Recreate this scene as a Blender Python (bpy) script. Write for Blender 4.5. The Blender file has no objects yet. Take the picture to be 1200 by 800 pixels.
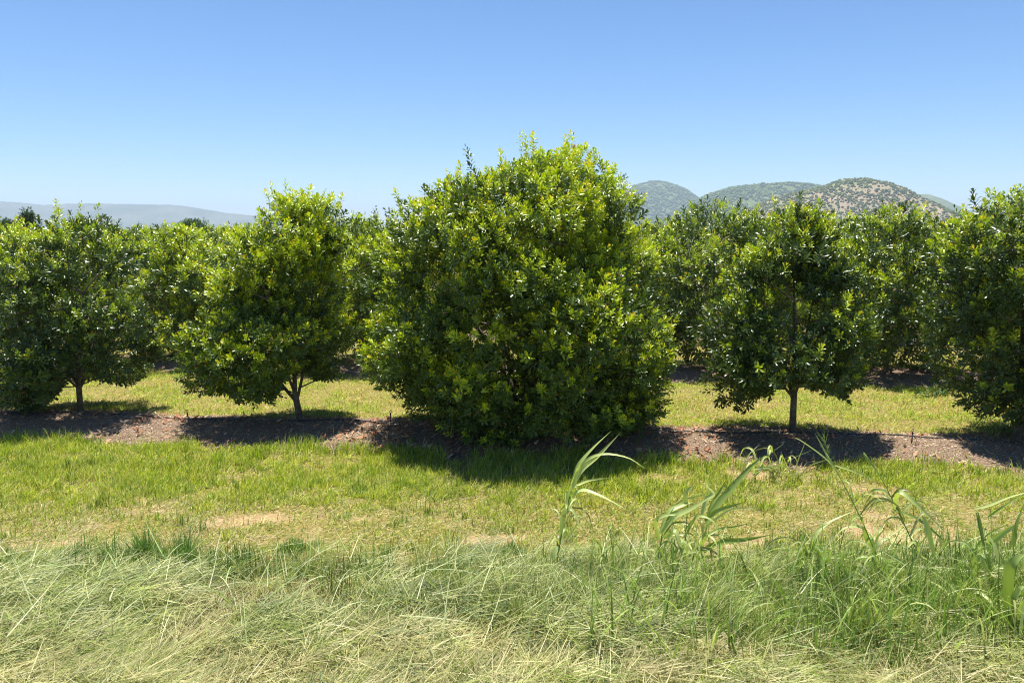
import bpy, math, random
import numpy as np
from mathutils import Vector, noise as mnoise

S = bpy.context.scene
COL = S.collection
R = math.radians
rng = np.random.default_rng(7)
random.seed(7)

# ------------------------------------------------------------------ camera numbers
CAMH, FPX, TILT = 3.0, 924.0, R(7.95)
ct, st = math.cos(TILT), math.sin(TILT)


def ray(px, py):
    u, v = (px - 600) / FPX, (py - 400) / FPX
    return u, ct - v * st, -st - v * ct


def P(px, py, Y):
    """world point seen at a pixel when it stands Y metres ahead"""
    x, y, z = ray(px, py)
    s = Y / y
    return (x * s, Y, CAMH + z * s)


# ------------------------------------------------------------------ value noise (numpy)
def _hash(ix, iy, seed):
    h = (ix * 374761393 + iy * 668265263 + seed * 1274126177) & 0xFFFFFFFF
    h = ((h ^ (h >> 13)) * 1274126177) & 0xFFFFFFFF
    return ((h ^ (h >> 16)) & 0xFFFF) / 65535.0


def vnoise(x, y, sc=1.0, seed=0):
    x = np.asarray(x, float) / sc + 1000.0
    y = np.asarray(y, float) / sc + 1000.0
    ix = np.floor(x).astype(np.int64); iy = np.floor(y).astype(np.int64)
    fx = x - ix; fy = y - iy
    fx = fx * fx * (3 - 2 * fx); fy = fy * fy * (3 - 2 * fy)
    a = _hash(ix, iy, seed); b = _hash(ix + 1, iy, seed)
    c = _hash(ix, iy + 1, seed); d = _hash(ix + 1, iy + 1, seed)
    return (a * (1 - fx) + b * fx) * (1 - fy) + (c * (1 - fx) + d * fx) * fy


def fbm(x, y, sc, seed=0, o=4):
    t, a, n = 0.0, 0.5, 0.0
    for k in range(o):
        t = t + a * vnoise(x, y, sc / 2 ** k, seed + k); n += a; a *= 0.5
    return t / n


def sstep(a, b, x):
    t = np.clip((x - a) / (b - a), 0, 1)
    return t * t * (3 - 2 * t)


ROW_PITCH = 5.7
def row_y(x, k=0):
    return 11.75 + ROW_PITCH * k - 0.106 * np.asarray(x, float)


def row_dist(x, y):
    """signed distance to the nearest row line (rows 0..9)"""
    k = np.clip(np.round((np.asarray(y) - row_y(x)) / ROW_PITCH), 0, 9)
    return np.asarray(y) - row_y(x, k)


def mulch_mask(x, y):
    d = row_dist(x, y)
    j = (fbm(x, y, 0.8, 11) - 0.5) * 1.0
    return sstep(-1.62, -1.42, d + j) * (1 - sstep(0.22, 0.42, d + j * 0.5))


def gz(x, y):
    x = np.asarray(x, float); y = np.asarray(y, float)
    d = row_dist(x, y)
    near = 1 - sstep(60, 90, y)
    mound = 0.13 * np.exp(-((d + 0.55) / 0.75) ** 2) * near
    n = (fbm(x, y, 1.3, 3) - 0.5) * 0.10 * near
    n2 = (fbm(x, y, 0.35, 5, 2) - 0.5) * 0.03 * near
    fore = 0.12 * (1 - sstep(5.2, 7.6, y)) * sstep(-30, 3, y)
    return mound + n + n2 + fore


# ------------------------------------------------------------------ object helpers
def tag(o, label=None, cat=None, group=None, kind=None):
    if label: o['label'] = label
    if cat: o['category'] = cat
    if group: o['group'] = group
    if kind: o['kind'] = kind
    return o


def empty(name, loc=(0, 0, 0), rz=0):
    o = bpy.data.objects.new(name, None); COL.objects.link(o)
    o.location = loc; o.rotation_euler = (0, 0, rz); o.empty_display_size = 0.2
    return o


def np_mesh(name, verts, faces_list, mat, parent=None, attr=None, smooth=False):
    """faces_list: list of (n,k) int arrays"""
    me = bpy.data.meshes.new(name)
    verts = np.asarray(verts, np.float32)
    me.vertices.add(len(verts)); me.vertices.foreach_set('co', verts.ravel())
    nl = sum(f.size for f in faces_list); nf = sum(len(f) for f in faces_list)
    me.loops.add(nl); me.polygons.add(nf)
    me.loops.foreach_set('vertex_index', np.concatenate([f.ravel() for f in faces_list]).astype(np.int32))
    sizes = np.concatenate([np.full(len(f), f.shape[1], np.int32) for f in faces_list])
    starts = np.concatenate([[0], np.cumsum(sizes)[:-1]]).astype(np.int32)
    me.polygons.foreach_set('loop_start', starts)
    me.update(calc_edges=True)
    if attr is not None:
        for an, av in attr.items():
            a = me.attributes.new(an, 'FLOAT_COLOR', 'POINT')
            a.data.foreach_set('color', np.asarray(av, np.float32).ravel())
    if smooth:
        me.polygons.foreach_set('use_smooth', np.ones(nf, bool))
    me.materials.append(mat)
    o = bpy.data.objects.new(name, me); COL.objects.link(o)
    if parent: o.parent = parent
    return o


class Tubes:
    def __init__(self): self.v, self.q, self.t, self.n = [], [], [], 0

    def add(self, pts, rad, sides=8, cap=True):
        pts = [Vector(p) for p in pts]; m = len(pts)
        ref = Vector((0.31, 0.87, 0.2))
        base = self.n
        for i, p in enumerate(pts):
            d = (pts[min(i + 1, m - 1)] - pts[max(i - 1, 0)]).normalized()
            a = d.cross(ref)
            if a.length < 1e-3: a = d.cross(Vector((1, 0, 0)))
            a.normalize(); b = d.cross(a)
            for k in range(sides):
                t = 2 * math.pi * k / sides
                self.v.append(tuple(p + (a * math.cos(t) + b * math.sin(t)) * rad[i]))
        for i in range(m - 1):
            for k in range(sides):
                k2 = (k + 1) % sides
                self.q.append((base + i * sides + k, base + i * sides + k2, base + (i + 1) * sides + k2, base + (i + 1) * sides + k))
        self.n += m * sides
        if cap:
            for i, rev in ((0, True), (m - 1, False)):
                c = self.n; self.v.append(tuple(pts[i])); self.n += 1
                for k in range(sides):
                    a, b = base + i * sides + k, base + i * sides + (k + 1) % sides
                    self.t.append((b, a, c) if rev else (a, b, c))

    def build(self, name, mat, parent=None):
        fl = [np.array(self.q, int)]
        if self.t: fl.append(np.array(self.t, int))
        return np_mesh(name, self.v, fl, mat, parent, smooth=True)


def spline(pts, n):
    """Catmull-Rom through points -> n samples"""
    p = np.array(pts, float)
    if len(p) == 2:
        return p[0] + (p[1] - p[0]) * np.linspace(0, 1, n)[:, None]
    q = np.vstack([2 * p[0] - p[1], p, 2 * p[-1] - p[-2]])
    out = []
    for t in np.linspace(0, len(p) - 1 - 1e-6, n):
        i = int(t); f = t - i
        a, b, c, d = q[i:i + 4]
        out.append(0.5 * (2 * b + (c - a) * f + (2 * a - 5 * b + 4 * c - d) * f ** 2 + (3 * b - a - 3 * c + d) * f ** 3))
    return np.array(out)


# ------------------------------------------------------------------ materials
def new_mat(name):
    m = bpy.data.materials.new(name); m.use_nodes = True
    nt = m.node_tree; nt.nodes.clear()
    return m, nt, nt.nodes, nt.links


def N(nt, t, **kw):
    n = nt.nodes.new(t)
    for k, v in kw.items():
        if k in n.inputs: n.inputs[k].default_value = v
        else: setattr(n, k, v)
    return n


def ramp(nt, stops, fac):
    r = nt.nodes.new('ShaderNodeValToRGB'); e = r.color_ramp.elements
    e[0].position, e[0].color = stops[0][0], (*stops[0][1], 1)
    e[1].position, e[1].color = stops[1][0], (*stops[1][1], 1)
    for p, c in stops[2:]:
        x = e.new(p); x.color = (*c, 1)
    nt.links.new(fac, r.inputs[0])
    return r


def mixc(nt, fac, a, b, mode='MIX'):
    m = nt.nodes.new('ShaderNodeMix'); m.data_type = 'RGBA'; m.blend_type = mode
    for s, v in ((0, fac), (6, a), (7, b)):
        if isinstance(v, (int, float)): m.inputs[s].default_value = v
        elif isinstance(v, tuple): m.inputs[s].default_value = (*v, 1)
        else: nt.links.new(v, m.inputs[s])
    return m.outputs[2]


def leafy(name, c_old, c_old2, c_young, c_tip, back=1.5, rough=0.4, transl=0.3, spec=0.5):
    """attribute 'leaf': r = youth, g = random, b = dry"""
    m, nt, n, L = new_mat(name)
    at = N(nt, 'ShaderNodeAttribute', attribute_name='leaf')
    sp = n.new('ShaderNodeSeparateColor'); L.new(at.outputs['Color'], sp.inputs[0])
    old = mixc(nt, sp.outputs[1], c_old, c_old2)
    yr = ramp(nt, [(0.0, (0, 0, 0)), (0.75, (1, 1, 1))], sp.outputs[0])
    c = mixc(nt, yr.outputs[0], old, c_young)
    tr = ramp(nt, [(0.82, (0, 0, 0)), (1.0, (1, 1, 1))], sp.outputs[0])
    c = mixc(nt, tr.outputs[0], c, c_tip)
    c = mixc(nt, sp.outputs[2], c, (0.16, 0.075, 0.03))
    geo = n.new('ShaderNodeNewGeometry')
    bk = mixc(nt, 1.0, c, (back, back, back * 1.0), 'MULTIPLY')
    c2 = mixc(nt, geo.outputs['Backfacing'], c, bk)
    pr = N(nt, 'ShaderNodeBsdfPrincipled', Roughness=rough)
    pr.inputs['Specular IOR Level'].default_value = spec
    L.new(c2, pr.inputs['Base Color'])
    tl = n.new('ShaderNodeBsdfTranslucent')
    tc = mixc(nt, 1.0, c, (1.6, 1.7, 0.5), 'MULTIPLY'); L.new(tc, tl.inputs[0])
    mx = n.new('ShaderNodeMixShader'); mx.inputs[0].default_value = transl
    L.new(pr.outputs[0], mx.inputs[1]); L.new(tl.outputs[0], mx.inputs[2])
    o = n.new('ShaderNodeOutputMaterial'); L.new(mx.outputs[0], o.inputs[0])
    return m


M_LEAF = leafy('orchard_leaf', (0.026, 0.058, 0.009), (0.095, 0.14, 0.026), (0.42, 0.52, 0.018), (0.66, 0.52, 0.03), rough=0.33, transl=0.14, spec=0.55)
M_LEAF_Y = leafy('orchard_leaf_lively', (0.030, 0.068, 0.008), (0.120, 0.175, 0.022), (0.49, 0.58, 0.015), (0.72, 0.56, 0.03), rough=0.34, transl=0.17, spec=0.55)
M_FARLEAF = leafy('far_leaf', (0.03, 0.07, 0.025), (0.06, 0.11, 0.03), (0.15, 0.24, 0.04), (0.2, 0.28, 0.06), rough=0.6, transl=0.2, spec=0.3)
M_REED = leafy('reed_blade', (0.15, 0.24, 0.035), (0.26, 0.35, 0.075), (0.50, 0.56, 0.20), (0.60, 0.62, 0.32), back=1.15, rough=0.42, transl=0.30, spec=0.5)


def grass_mat(name, transl=0.3, rough=0.5, spec=0.35):
    m, nt, n, L = new_mat(name)
    at = N(nt, 'ShaderNodeAttribute', attribute_name='tint')
    pr = N(nt, 'ShaderNodeBsdfPrincipled', Roughness=rough)
    pr.inputs['Specular IOR Level'].default_value = spec
    L.new(at.outputs['Color'], pr.inputs['Base Color'])
    tl = n.new('ShaderNodeBsdfTranslucent'); L.new(mixc(nt, 1.0, at.outputs['Color'], (1.3, 1.4, 0.8), 'MULTIPLY'), tl.inputs[0])
    mx = n.new('ShaderNodeMixShader'); mx.inputs[0].default_value = transl
    L.new(pr.outputs[0], mx.inputs[1]); L.new(tl.outputs[0], mx.inputs[2])
    o = n.new('ShaderNodeOutputMaterial'); L.new(mx.outputs[0], o.inputs[0])
    return m


M_GRASS = grass_mat('grass_blade')
M_LITTER = grass_mat('litter', transl=0.08, rough=0.75, spec=0.2)


def bark_mat():
    m, nt, n, L = new_mat('bark')
    tc = n.new('ShaderNodeTexCoord')
    a = N(nt, 'ShaderNodeTexNoise', Scale=14.0, Detail=6.0); L.new(tc.outputs['Object'], a.inputs[0])
    b = N(nt, 'ShaderNodeTexNoise', Scale=60.0, Detail=4.0); L.new(tc.outputs['Object'], b.inputs[0])
    c = ramp(nt, [(0.3, (0.07, 0.05, 0.035)), (0.55, (0.17, 0.13, 0.085)), (0.7, (0.26, 0.24, 0.17))], a.outputs[0])
    pr = N(nt, 'ShaderNodeBsdfPrincipled', Roughness=0.85)
    L.new(c.outputs[0], pr.inputs['Base Color'])
    bp = N(nt, 'ShaderNodeBump', Strength=0.6, Distance=0.01); L.new(b.outputs[0], bp.inputs['Height']); L.new(bp.outputs[0], pr.inputs['Normal'])
    o = n.new('ShaderNodeOutputMaterial'); L.new(pr.outputs[0], o.inputs[0])
    return m


M_BARK = bark_mat()


def plain(name, col, rough=0.5, var=0.25, scale=40.0):
    m, nt, n, L = new_mat(name)
    tc = n.new('ShaderNodeTexCoord')
    a = N(nt, 'ShaderNodeTexNoise', Scale=scale, Detail=4.0); L.new(tc.outputs['Object'], a.inputs[0])
    c = ramp(nt, [(0.3, tuple(x * (1 - var) for x in col)), (0.7, tuple(x * (1 + var) for x in col))], a.outputs[0])
    pr = N(nt, 'ShaderNodeBsdfPrincipled', Roughness=rough); L.new(c.outputs[0], pr.inputs['Base Color'])
    o = n.new('ShaderNodeOutputMaterial'); L.new(pr.outputs[0], o.inputs[0])
    return m


M_PIPE = plain('black_poly_pipe', (0.035, 0.033, 0.03), 0.45)
M_STAKE = plain('weathered_stake', (0.07, 0.055, 0.045), 0.6)


def ground_mat():
    m, nt, n, L = new_mat('ground')
    at = N(nt, 'ShaderNodeAttribute', attribute_name='mask')     # r mulch, g sandy, b far, alpha dark foreground litter with gap shade
    sp = n.new('ShaderNodeSeparateColor'); L.new(at.outputs['Color'], sp.inputs[0])
    tc = n.new('ShaderNodeTexCoord')
    def noise(s, d=5.0):
        x = N(nt, 'ShaderNodeTexNoise', Scale=s, Detail=d); L.new(tc.outputs['Object'], x.inputs[0]); return x.outputs[0]
    n1, n2, n3, n4 = noise(2.0), noise(28.0), noise(110.0, 3.0), noise(0.012)
    grassy = ramp(nt, [(0.3, (0.11, 0.12, 0.025)), (0.5, (0.24, 0.20, 0.055)), (0.68, (0.42, 0.31, 0.13))], n2)
    sand = ramp(nt, [(0.3, (0.30, 0.205, 0.10)), (0.7, (0.52, 0.37, 0.19))], n2)
    mul = ramp(nt, [(0.28, (0.08, 0.05, 0.033)), (0.5, (0.24, 0.165, 0.11)), (0.72, (0.44, 0.33, 0.23))], n3)
    farc = ramp(nt, [(0.35, (0.07, 0.10, 0.03)), (0.6, (0.16, 0.17, 0.06))], n4)
    c = mixc(nt, sp.outputs[1], grassy.outputs[0], sand.outputs[0])
    th = ramp(nt, [(0.35, (0.07, 0.065, 0.025)), (0.7, (0.20, 0.18, 0.09))], n2)  # dead-grass brown, darkened so the colour carries shade between the cut blades
    c = mixc(nt, at.outputs['Alpha'], c, th.outputs[0])
    c = mixc(nt, sp.outputs[0], c, mul.outputs[0])
    c = mixc(nt, sp.outputs[2], c, farc.outputs[0])
    pr = N(nt, 'ShaderNodeBsdfPrincipled', Roughness=0.95); pr.inputs['Specular IOR Level'].default_value = 0.15
    L.new(c, pr.inputs['Base Color'])
    bp = N(nt, 'ShaderNodeBump', Strength=0.8, Distance=0.02); L.new(n3, bp.inputs['Height']); L.new(bp.outputs[0], pr.inputs['Normal'])
    o = n.new('ShaderNodeOutputMaterial'); L.new(pr.outputs[0], o.inputs[0])
    return m


def hill_mat(name, soil, green, dark, s1, s2, veg=0.5):
    m, nt, n, L = new_mat(name)
    tc = n.new('ShaderNodeTexCoord')
    a = N(nt, 'ShaderNodeTexNoise', Scale=s1, Detail=6.0); L.new(tc.outputs['Object'], a.inputs[0])
    b = N(nt, 'ShaderNodeTexVoronoi', Scale=s2); L.new(tc.outputs['Object'], b.inputs[0])
    c = ramp(nt, [(veg - 0.12, green), (veg + 0.12, soil)], a.outputs[0])
    v = ramp(nt, [(0.15, (.6, .6, .6)), (0.45, (0, 0, 0))], b.outputs['Distance'])
    c2 = mixc(nt, v.outputs[0], c.outputs[0], dark)
    pr = N(nt, 'ShaderNodeBsdfPrincipled', Roughness=1.0); pr.inputs['Specular IOR Level'].default_value = 0.1
    L.new(c2, pr.inputs['Base Color'])
    o = n.new('ShaderNodeOutputMaterial'); L.new(pr.outputs[0], o.inputs[0])
    return m


# ------------------------------------------------------------------ ground sheet
SANDY = [(290, 612, .45, .16), (190, 600, .5, .1), (420, 612, .5, .10), (570, 632, .5, .12), (850, 640, .5, .22), (1040, 625, .8, .28),
         (780, 565, .5, .15), (880, 560, .5, .2), (160, 585, .3, .08), (1010, 575, .5, .18), (30, 640, .6, .1)]
SANDW = []
for px, py, a, b in SANDY:
    x, y, z = ray(px, py); s = CAMH / -z
    SANDW.append((x * s, y * s, a, b * 1.3))


def sandy_mask(x, y):
    m = np.zeros_like(np.asarray(x, float))
    j = (fbm(x, y, 0.35, 21) - 0.5) * 2.8
    for (sx, sy, a, b) in SANDW:
        d = np.sqrt(((x - sx) / a / .8) ** 2 + ((y - sy) / (b * 1.2)) ** 2) + j
        m = np.maximum(m, (1 - sstep(0.3, 1.1, d)))
    band = sstep(6.9, 7.4, y) * (1 - sstep(8.4, 9.2, y))
    return np.clip(m + band * 0.35 * sstep(0.58, 0.72, fbm(x, y, 0.4, 31)), 0, 1)


def axis(lo, hi, step, far, grow=1.22):
    a = list(np.arange(lo, hi + 1e-6, step)); d = step; x = a[-1]
    while x < far: d *= grow; x = x + d; a.append(min(x, far))
    d = step; x = a[0]; b = []
    while x > -far: d *= grow; x = x - d; b.append(max(x, -far))
    return np.array(b[::-1] + a)


xs = axis(-15, 15, 0.09, 8600.0); ys = axis(3.0, 36, 0.09, 8600.0)
gx, gy = np.meshgrid(xs, ys)
g_z = gz(gx, gy)
thatch_shade = 1 - sstep(6.3, 7.1, gy + (fbm(gx, gy, .6, 141) - .5) * .8)  # foreground mask: dead grass plus painted shade for the gaps above it
nx, ny = len(xs), len(ys)
idx = np.arange(nx * ny).reshape(ny, nx)
quads = np.stack([idx[:-1, :-1], idx[:-1, 1:], idx[1:, 1:], idx[1:, :-1]], -1).reshape(-1, 4)
far = sstep(60, 140, np.hypot(gx, gy))
msk = np.stack([mulch_mask(gx, gy) * (1 - sstep(50, 70, gy)), sandy_mask(gx, gy), far, thatch_shade * sstep(-20, 3, gy)], -1)
ground = np_mesh('ground', np.stack([gx, gy, g_z], -1).reshape(-1, 3), [quads], ground_mat(), attr={'mask': msk.reshape(-1, 4)}, smooth=True)
tag(ground, 'grassy ground with brown mulch strips under the trees', 'ground', kind='structure')


# ------------------------------------------------------------------ orchard trees
def leaf_shape(n_leaf_pts=8):
    """unit leaf along +Y, normal +Z: 8 verts, V folded, slightly arched"""
    w, f = 0.155, 0.05
    return np.array([[0, 0, 0],
                     [-w * .75, .40, f], [0, .40, .02], [w * .75, .40, f],
                     [-w, .78, f + .0], [0, .78, -.005], [w, .78, f + .0],
                     [0, 1.0, -.07]])


LEAF_T = np.array([[0, 2, 1], [0, 3, 2], [4, 5, 7], [5, 6, 7]])
LEAF_Q = np.array([[1, 2, 5, 4], [2, 3, 6, 5]])


def rot_to(d, roll):
    """matrices whose +Z goes to d; (n,3,3)"""
    d = d / np.linalg.norm(d, axis=-1, keepdims=True)
    ref = np.where(np.abs(d[..., 2:3]) < 0.95, np.array([0, 0, 1.0]), np.array([1.0, 0, 0]))
    a = np.cross(ref, d); a /= np.linalg.norm(a, axis=-1, keepdims=True)
    b = np.cross(d, a)
    c, s = np.cos(roll)[..., None], np.sin(roll)[..., None]
    return np.stack([a * c + b * s, -a * s + b * c, d], -1)


def make_shoot(rs, whorls=6, per=3, L=0.30, ll=0.13):
    """leaf frames of one shoot: returns verts (k,8,3) and age(k)"""
    base = leaf_shape(); V, A = [], []
    ph = rs.uniform(0, 6.28)
    for w in range(whorls):
        t = w / (whorls - 1); z = L * t
        for p in range(per):
            if rs.random() < 0.08: continue
            az = ph + w * 1.05 + p * 2 * math.pi / per + rs.normal(0, .18)
            el = R(24 + 50 * t ** 1.3 + rs.normal(0, 9))          # leaf tilt above the horizontal plane of the shoot
            ln = ll * (1.08 - 0.45 * t ** 3) * rs.uniform(.8, 1.15)
            tw = rs.normal(0, .35)
            v = base * ln
            cz, sz = math.cos(tw), math.sin(tw)
            v = np.stack([v[:, 0] * cz + v[:, 2] * sz, v[:, 1], -v[:, 0] * sz + v[:, 2] * cz], 1)
            ce, se = math.cos(el), math.sin(el)
            v = np.stack([v[:, 0], v[:, 1] * ce - v[:, 2] * se, v[:, 1] * se + v[:, 2] * ce], 1)
            v[:, 1] += 0.006
            ca, sa = math.cos(az), math.sin(az)
            v = np.stack([v[:, 0] * ca - v[:, 1] * sa, v[:, 0] * sa + v[:, 1] * ca, v[:, 2] + z], 1)
            V.append(v); A.append(t)
    return np.array(V), np.array(A)


_rs = np.random.default_rng(3)
SHOOTS = [make_shoot(_rs, whorls=int(_rs.integers(4, 7)), per=int(_rs.choice([3, 3, 4])), L=_rs.uniform(.14, .30), ll=_rs.uniform(.105, .13)) for _ in range(10)]


def profile_from_px(rows, px0, Y, base_z):
    out = []
    for (py, xa, xb) in rows:
        a = P(xa, py, Y); b = P(xb, py, Y); c = P(px0, py, Y)
        out.append((a[2] - base_z, (a[0] + b[0]) / 2 - P(px0, 495, Y)[0], (b[0] - a[0]) / 2 * .95))
    return sorted(out)          # z, x centre, half width


def prof_at(prof, z):
    zs = [p[0] for p in prof]
    return np.interp(z, zs, [p[1] for p in prof]), np.interp(z, zs, [p[2] for p in prof])


def make_crown(seed, prof, depth_fac, n_clump, per_clump, young, clump_r=0.30, skip=None, spikes=6, scale=.8):
    """returns shoot positions, directions, youth, clump centres"""
    rs = np.random.default_rng(seed)
    z0, z1 = prof[0][0], prof[-1][0]
    zz = rs.uniform(z0, z1, n_clump * 8)
    cx, hw = prof_at(prof, zz)
    keep = rs.random(len(zz)) < (hw / hw.max()) ** 1.2
    zz, cx, hw = zz[keep][:n_clump], cx[keep][:n_clump], hw[keep][:n_clump]
    n = len(zz)
    th = rs.uniform(0, 2 * math.pi, n)
    rr = np.clip(rs.beta(3.2, 1.1, n), .1, 1)
    h = np.maximum(hw - clump_r * .55, .05)
    # uneven outline: low frequency lumps over angle and height
    lump = (0.70 if seed != 22 else .86) + (0.52 if seed != 22 else .22) * vnoise(th * 1.3 + 50, zz * 1.6, 1.0, seed)
    X = cx + h * rr * lump * np.cos(th)
    Yc = h * rr * lump * np.sin(th) * depth_fac
    C = np.stack([X, Yc, zz - clump_r * 0.35 * (zz - z0) / (z1 - z0)], 1)
    zc = z0 + (z1 - z0) * .42
    # shoots around every clump
    k = rs.integers(int(per_clump * .6), int(per_clump * 1.4), n)
    ci = np.repeat(np.arange(n), k); m = len(ci)
    u = rs.normal(size=(m, 3)); u /= np.linalg.norm(u, axis=1, keepdims=True)
    cr = (clump_r * rs.uniform(.75, 1.25, n))[ci][:, None]
    pos = C[ci] + u * cr * (rs.random((m, 1)) ** .33) * np.array([1, 1, .8])
    axis0 = np.stack([prof_at(prof, pos[:, 2])[0], np.zeros(m), np.full(m, zc)], 1)
    out = pos - axis0; out /= np.linalg.norm(out, axis=1, keepdims=True) + 1e-6
    d = out * .75 + u * .65 + np.array([0, 0, .75]) + rs.normal(0, .22, (m, 3))
    ok = pos[:, 2] > z0 - .12
    # clip to the measured outline
    tp = pos + d / np.linalg.norm(d, axis=1, keepdims=True) * .2 * scale
    c2, h2 = prof_at(prof, tp[:, 2])
    rad = np.sqrt((tp[:, 0] - c2) ** 2 + (tp[:, 1] / depth_fac) ** 2)
    strag = (rs.random(m) < .16) * rs.uniform(.04, .17, m)
    ok &= (rad < h2 * 1.02 + .03 + strag) & (tp[:, 2] < z1 + .02 + strag)
    if skip is not None: ok &= ~skip(pos)
    pos, d, ci, out, u = pos[ok], d[ok], ci[ok], out[ok], u[ok]
    top = (pos[:, 2] - z0) / (z1 - z0)
    cyo = rs.random(n)[ci]
    up = d[:, 2] / np.linalg.norm(d, axis=1)
    p_y = young * (0.06 + 1.0 * top ** 1.7) * (0.3 + 1.4 * (cyo > .45)) * (up > .25) * np.where(u[:, 2] > .05, 1.7, .35)
    yo = (rs.random(len(pos)) < p_y) * rs.uniform(.55, 1.0, len(pos))
    # long shoots that poke out of the top
    sp, sd, sy = [], [], []
    for _ in range(spikes):
        z = rs.uniform(z0 + (z1 - z0) * .72, z1 - .22); c_, h_ = prof_at(prof, z)
        a = rs.uniform(0, 6.28); r_ = h_ * rs.uniform(.2, .9)
        b0 = np.array([c_ + r_ * math.cos(a), r_ * math.sin(a), z])
        dd = np.array([math.cos(a) * .25, math.sin(a) * .25, 1.0]); dd /= np.linalg.norm(dd)
        yy = rs.random() < (.95 if young > 1 else .6)
        for q in range(rs.integers(2, 5)):
            sp.append(b0 + dd * q * .11); sd.append(dd + rs.normal(0, .1, 3)); sy.append(.95 * yy)
    if sp:
        pos = np.vstack([pos, sp]); d = np.vstack([d, sd]); yo = np.concatenate([yo, sy])
    return pos, d, yo, C


def crown_mesh(name, seed, pos, d, yo, mat, parent, scale=1.0, dry=.010):
    rs = np.random.default_rng(seed + 99)
    var = rs.integers(0, len(SHOOTS), len(pos))
    VV, AA = [], []
    for s in range(len(SHOOTS)):
        sel = np.where(var == s)[0]
        if not len(sel): continue
        V, A = SHOOTS[s]
        M = rot_to(d[sel], rs.uniform(0, 6.28, len(sel)))
        sc = rs.uniform(.8, 1.15, len(sel)) * scale * (1 - .12 * (yo[sel] > 0))
        W = np.einsum('nij,kvj->nkvi', M, V) * sc[:, None, None, None] + pos[sel][:, None, None, :]
        age = np.clip(yo[sel][:, None] * (0.42 + 0.68 * A[None, :]), 0, 1) + rs.normal(0, .04, (len(sel), len(A)))
        rnd = np.clip(rs.random((len(sel), 1)) * .6 + rs.random(age.shape) * .4, 0, 1)
        dr = (rs.random(age.shape) < dry) * 1.0
        a = np.stack([np.clip(age, 0, 1), rnd, dr, np.ones_like(age)], -1)
        VV.append(W.reshape(-1, 8, 3)); AA.append(np.repeat(a.reshape(-1, 1, 4), 8, 1))
    V = np.concatenate(VV); A = np.concatenate(AA); n = len(V)
    off = (np.arange(n) * 8)[:, None, None]
    return np_mesh(name, V.reshape(-1, 3), [(LEAF_T[None] + off).reshape(-1, 3), (LEAF_Q[None] + off).reshape(-1, 4)], mat, parent,
                   attr={'leaf': A.reshape(-1, 4)})


def trunk_mesh(seed, C, prof, r0, fork, lean, parent, pos=None, twigs=260):
    rs = random.Random(seed); T = Tubes()
    top = prof[-1][0]
    base = Vector((0, 0, -.08)); f = Vector((lean[0], lean[1], fork))
    main = [(0, 0, -.10), (lean[0] * .12, 0, .05), (lean[0] * .5, lean[1] * .5, fork * .5), tuple(f)]
    T.add(spline(main, 9), list(np.interp(np.linspace(0, 1, 9), [0, .12, .3, 1], [r0 * 1.55, r0 * 1.15, r0, r0 * .86])), 12)
    heads = []
    n_l = rs.randint(4, 6); ph = rs.uniform(0, 6)
    for k in range(n_l):
        a = ph + k * 2 * math.pi / n_l + rs.uniform(-.3, .3)
        z = fork + (top - fork) * rs.uniform(.35, .6); cx, hw = prof_at(prof, z)
        e = Vector((cx + math.cos(a) * hw * .5, math.sin(a) * hw * .5, z))
        s = Vector(f) + Vector((0, 0, -rs.uniform(0, fork * .35)))
        s.x = f.x * (s.z / f.z); s.y = f.y * (s.z / f.z)
        mid = s.lerp(e, .5) + Vector((rs.uniform(-.06, .06), rs.uniform(-.06, .06), -.04 + rs.uniform(-.05, .08)))
        pts = spline([tuple(s), tuple(mid), tuple(e)], 8); r1 = r0 * rs.uniform(.4, .58)
        T.add(pts, list(np.linspace(r1, r1 * .5, 8)), 8, cap=False); heads.append((pts, r1))
    cx, hw = prof_at(prof, top * .85)
    lead = spline([tuple(f), (f.x * .5 + cx * .5, 0.03, (fork + top) / 2), (cx, 0, top * .74)], 9)
    T.add(lead, list(np.linspace(r0 * .62, r0 * .14, 9)), 8, cap=False); heads.append((lead, r0 * .6))
    cps = []
    for c in C:                                          # a branch to each clump from the nearest limb point
        best = None
        for pts, r1 in heads:
            dd = np.linalg.norm(pts - c, axis=1) + (pts[:, 2] > c[2]) * .6
            i = int(dd.argmin())
            if best is None or dd[i] < best[0]: best = (dd[i], pts[i], r1)
        s = Vector(best[1]); e = Vector(c)
        if (e - s).length > .95 or (c[2] < fork * .95 and (e - s).length > .45): continue
        mid = s.lerp(e, .5) + Vector((rs.uniform(-.05, .05), rs.uniform(-.05, .05), rs.uniform(-.02, .10)))
        pts = spline([tuple(s), tuple(mid), tuple(e)], 5)
        T.add(pts, [.014, .011, .009, .007, .005], 5, cap=False); cps.append(c)
    if pos is not None and len(pos):                     # twigs that carry single shoots
        C_ = np.asarray(cps)
        for p in pos[::max(1, len(pos) // twigs)]:
            i = int(np.linalg.norm(C_ - p, axis=1).argmin())
            T.add([tuple(C_[i]), tuple((C_[i] + p) / 2 + np.array([0, 0, -.02])), tuple(p)], [.006, .004, .003], 4, cap=False)
    return T.build('trunk', M_BARK, parent)


def under(bot, X, Y, bz):
    bx = [b[0] for b in bot]; by = [b[1] for b in bot]
    def f(p):
        x = p[:, 0] + X; y = p[:, 1] + Y; z = p[:, 2] + bz - .05 - CAMH
        fw = y * ct - z * st; up = y * st + z * ct
        return 400 - FPX * up / fw > np.interp(600 + FPX * x / fw, bx, by)
    return f


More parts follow.
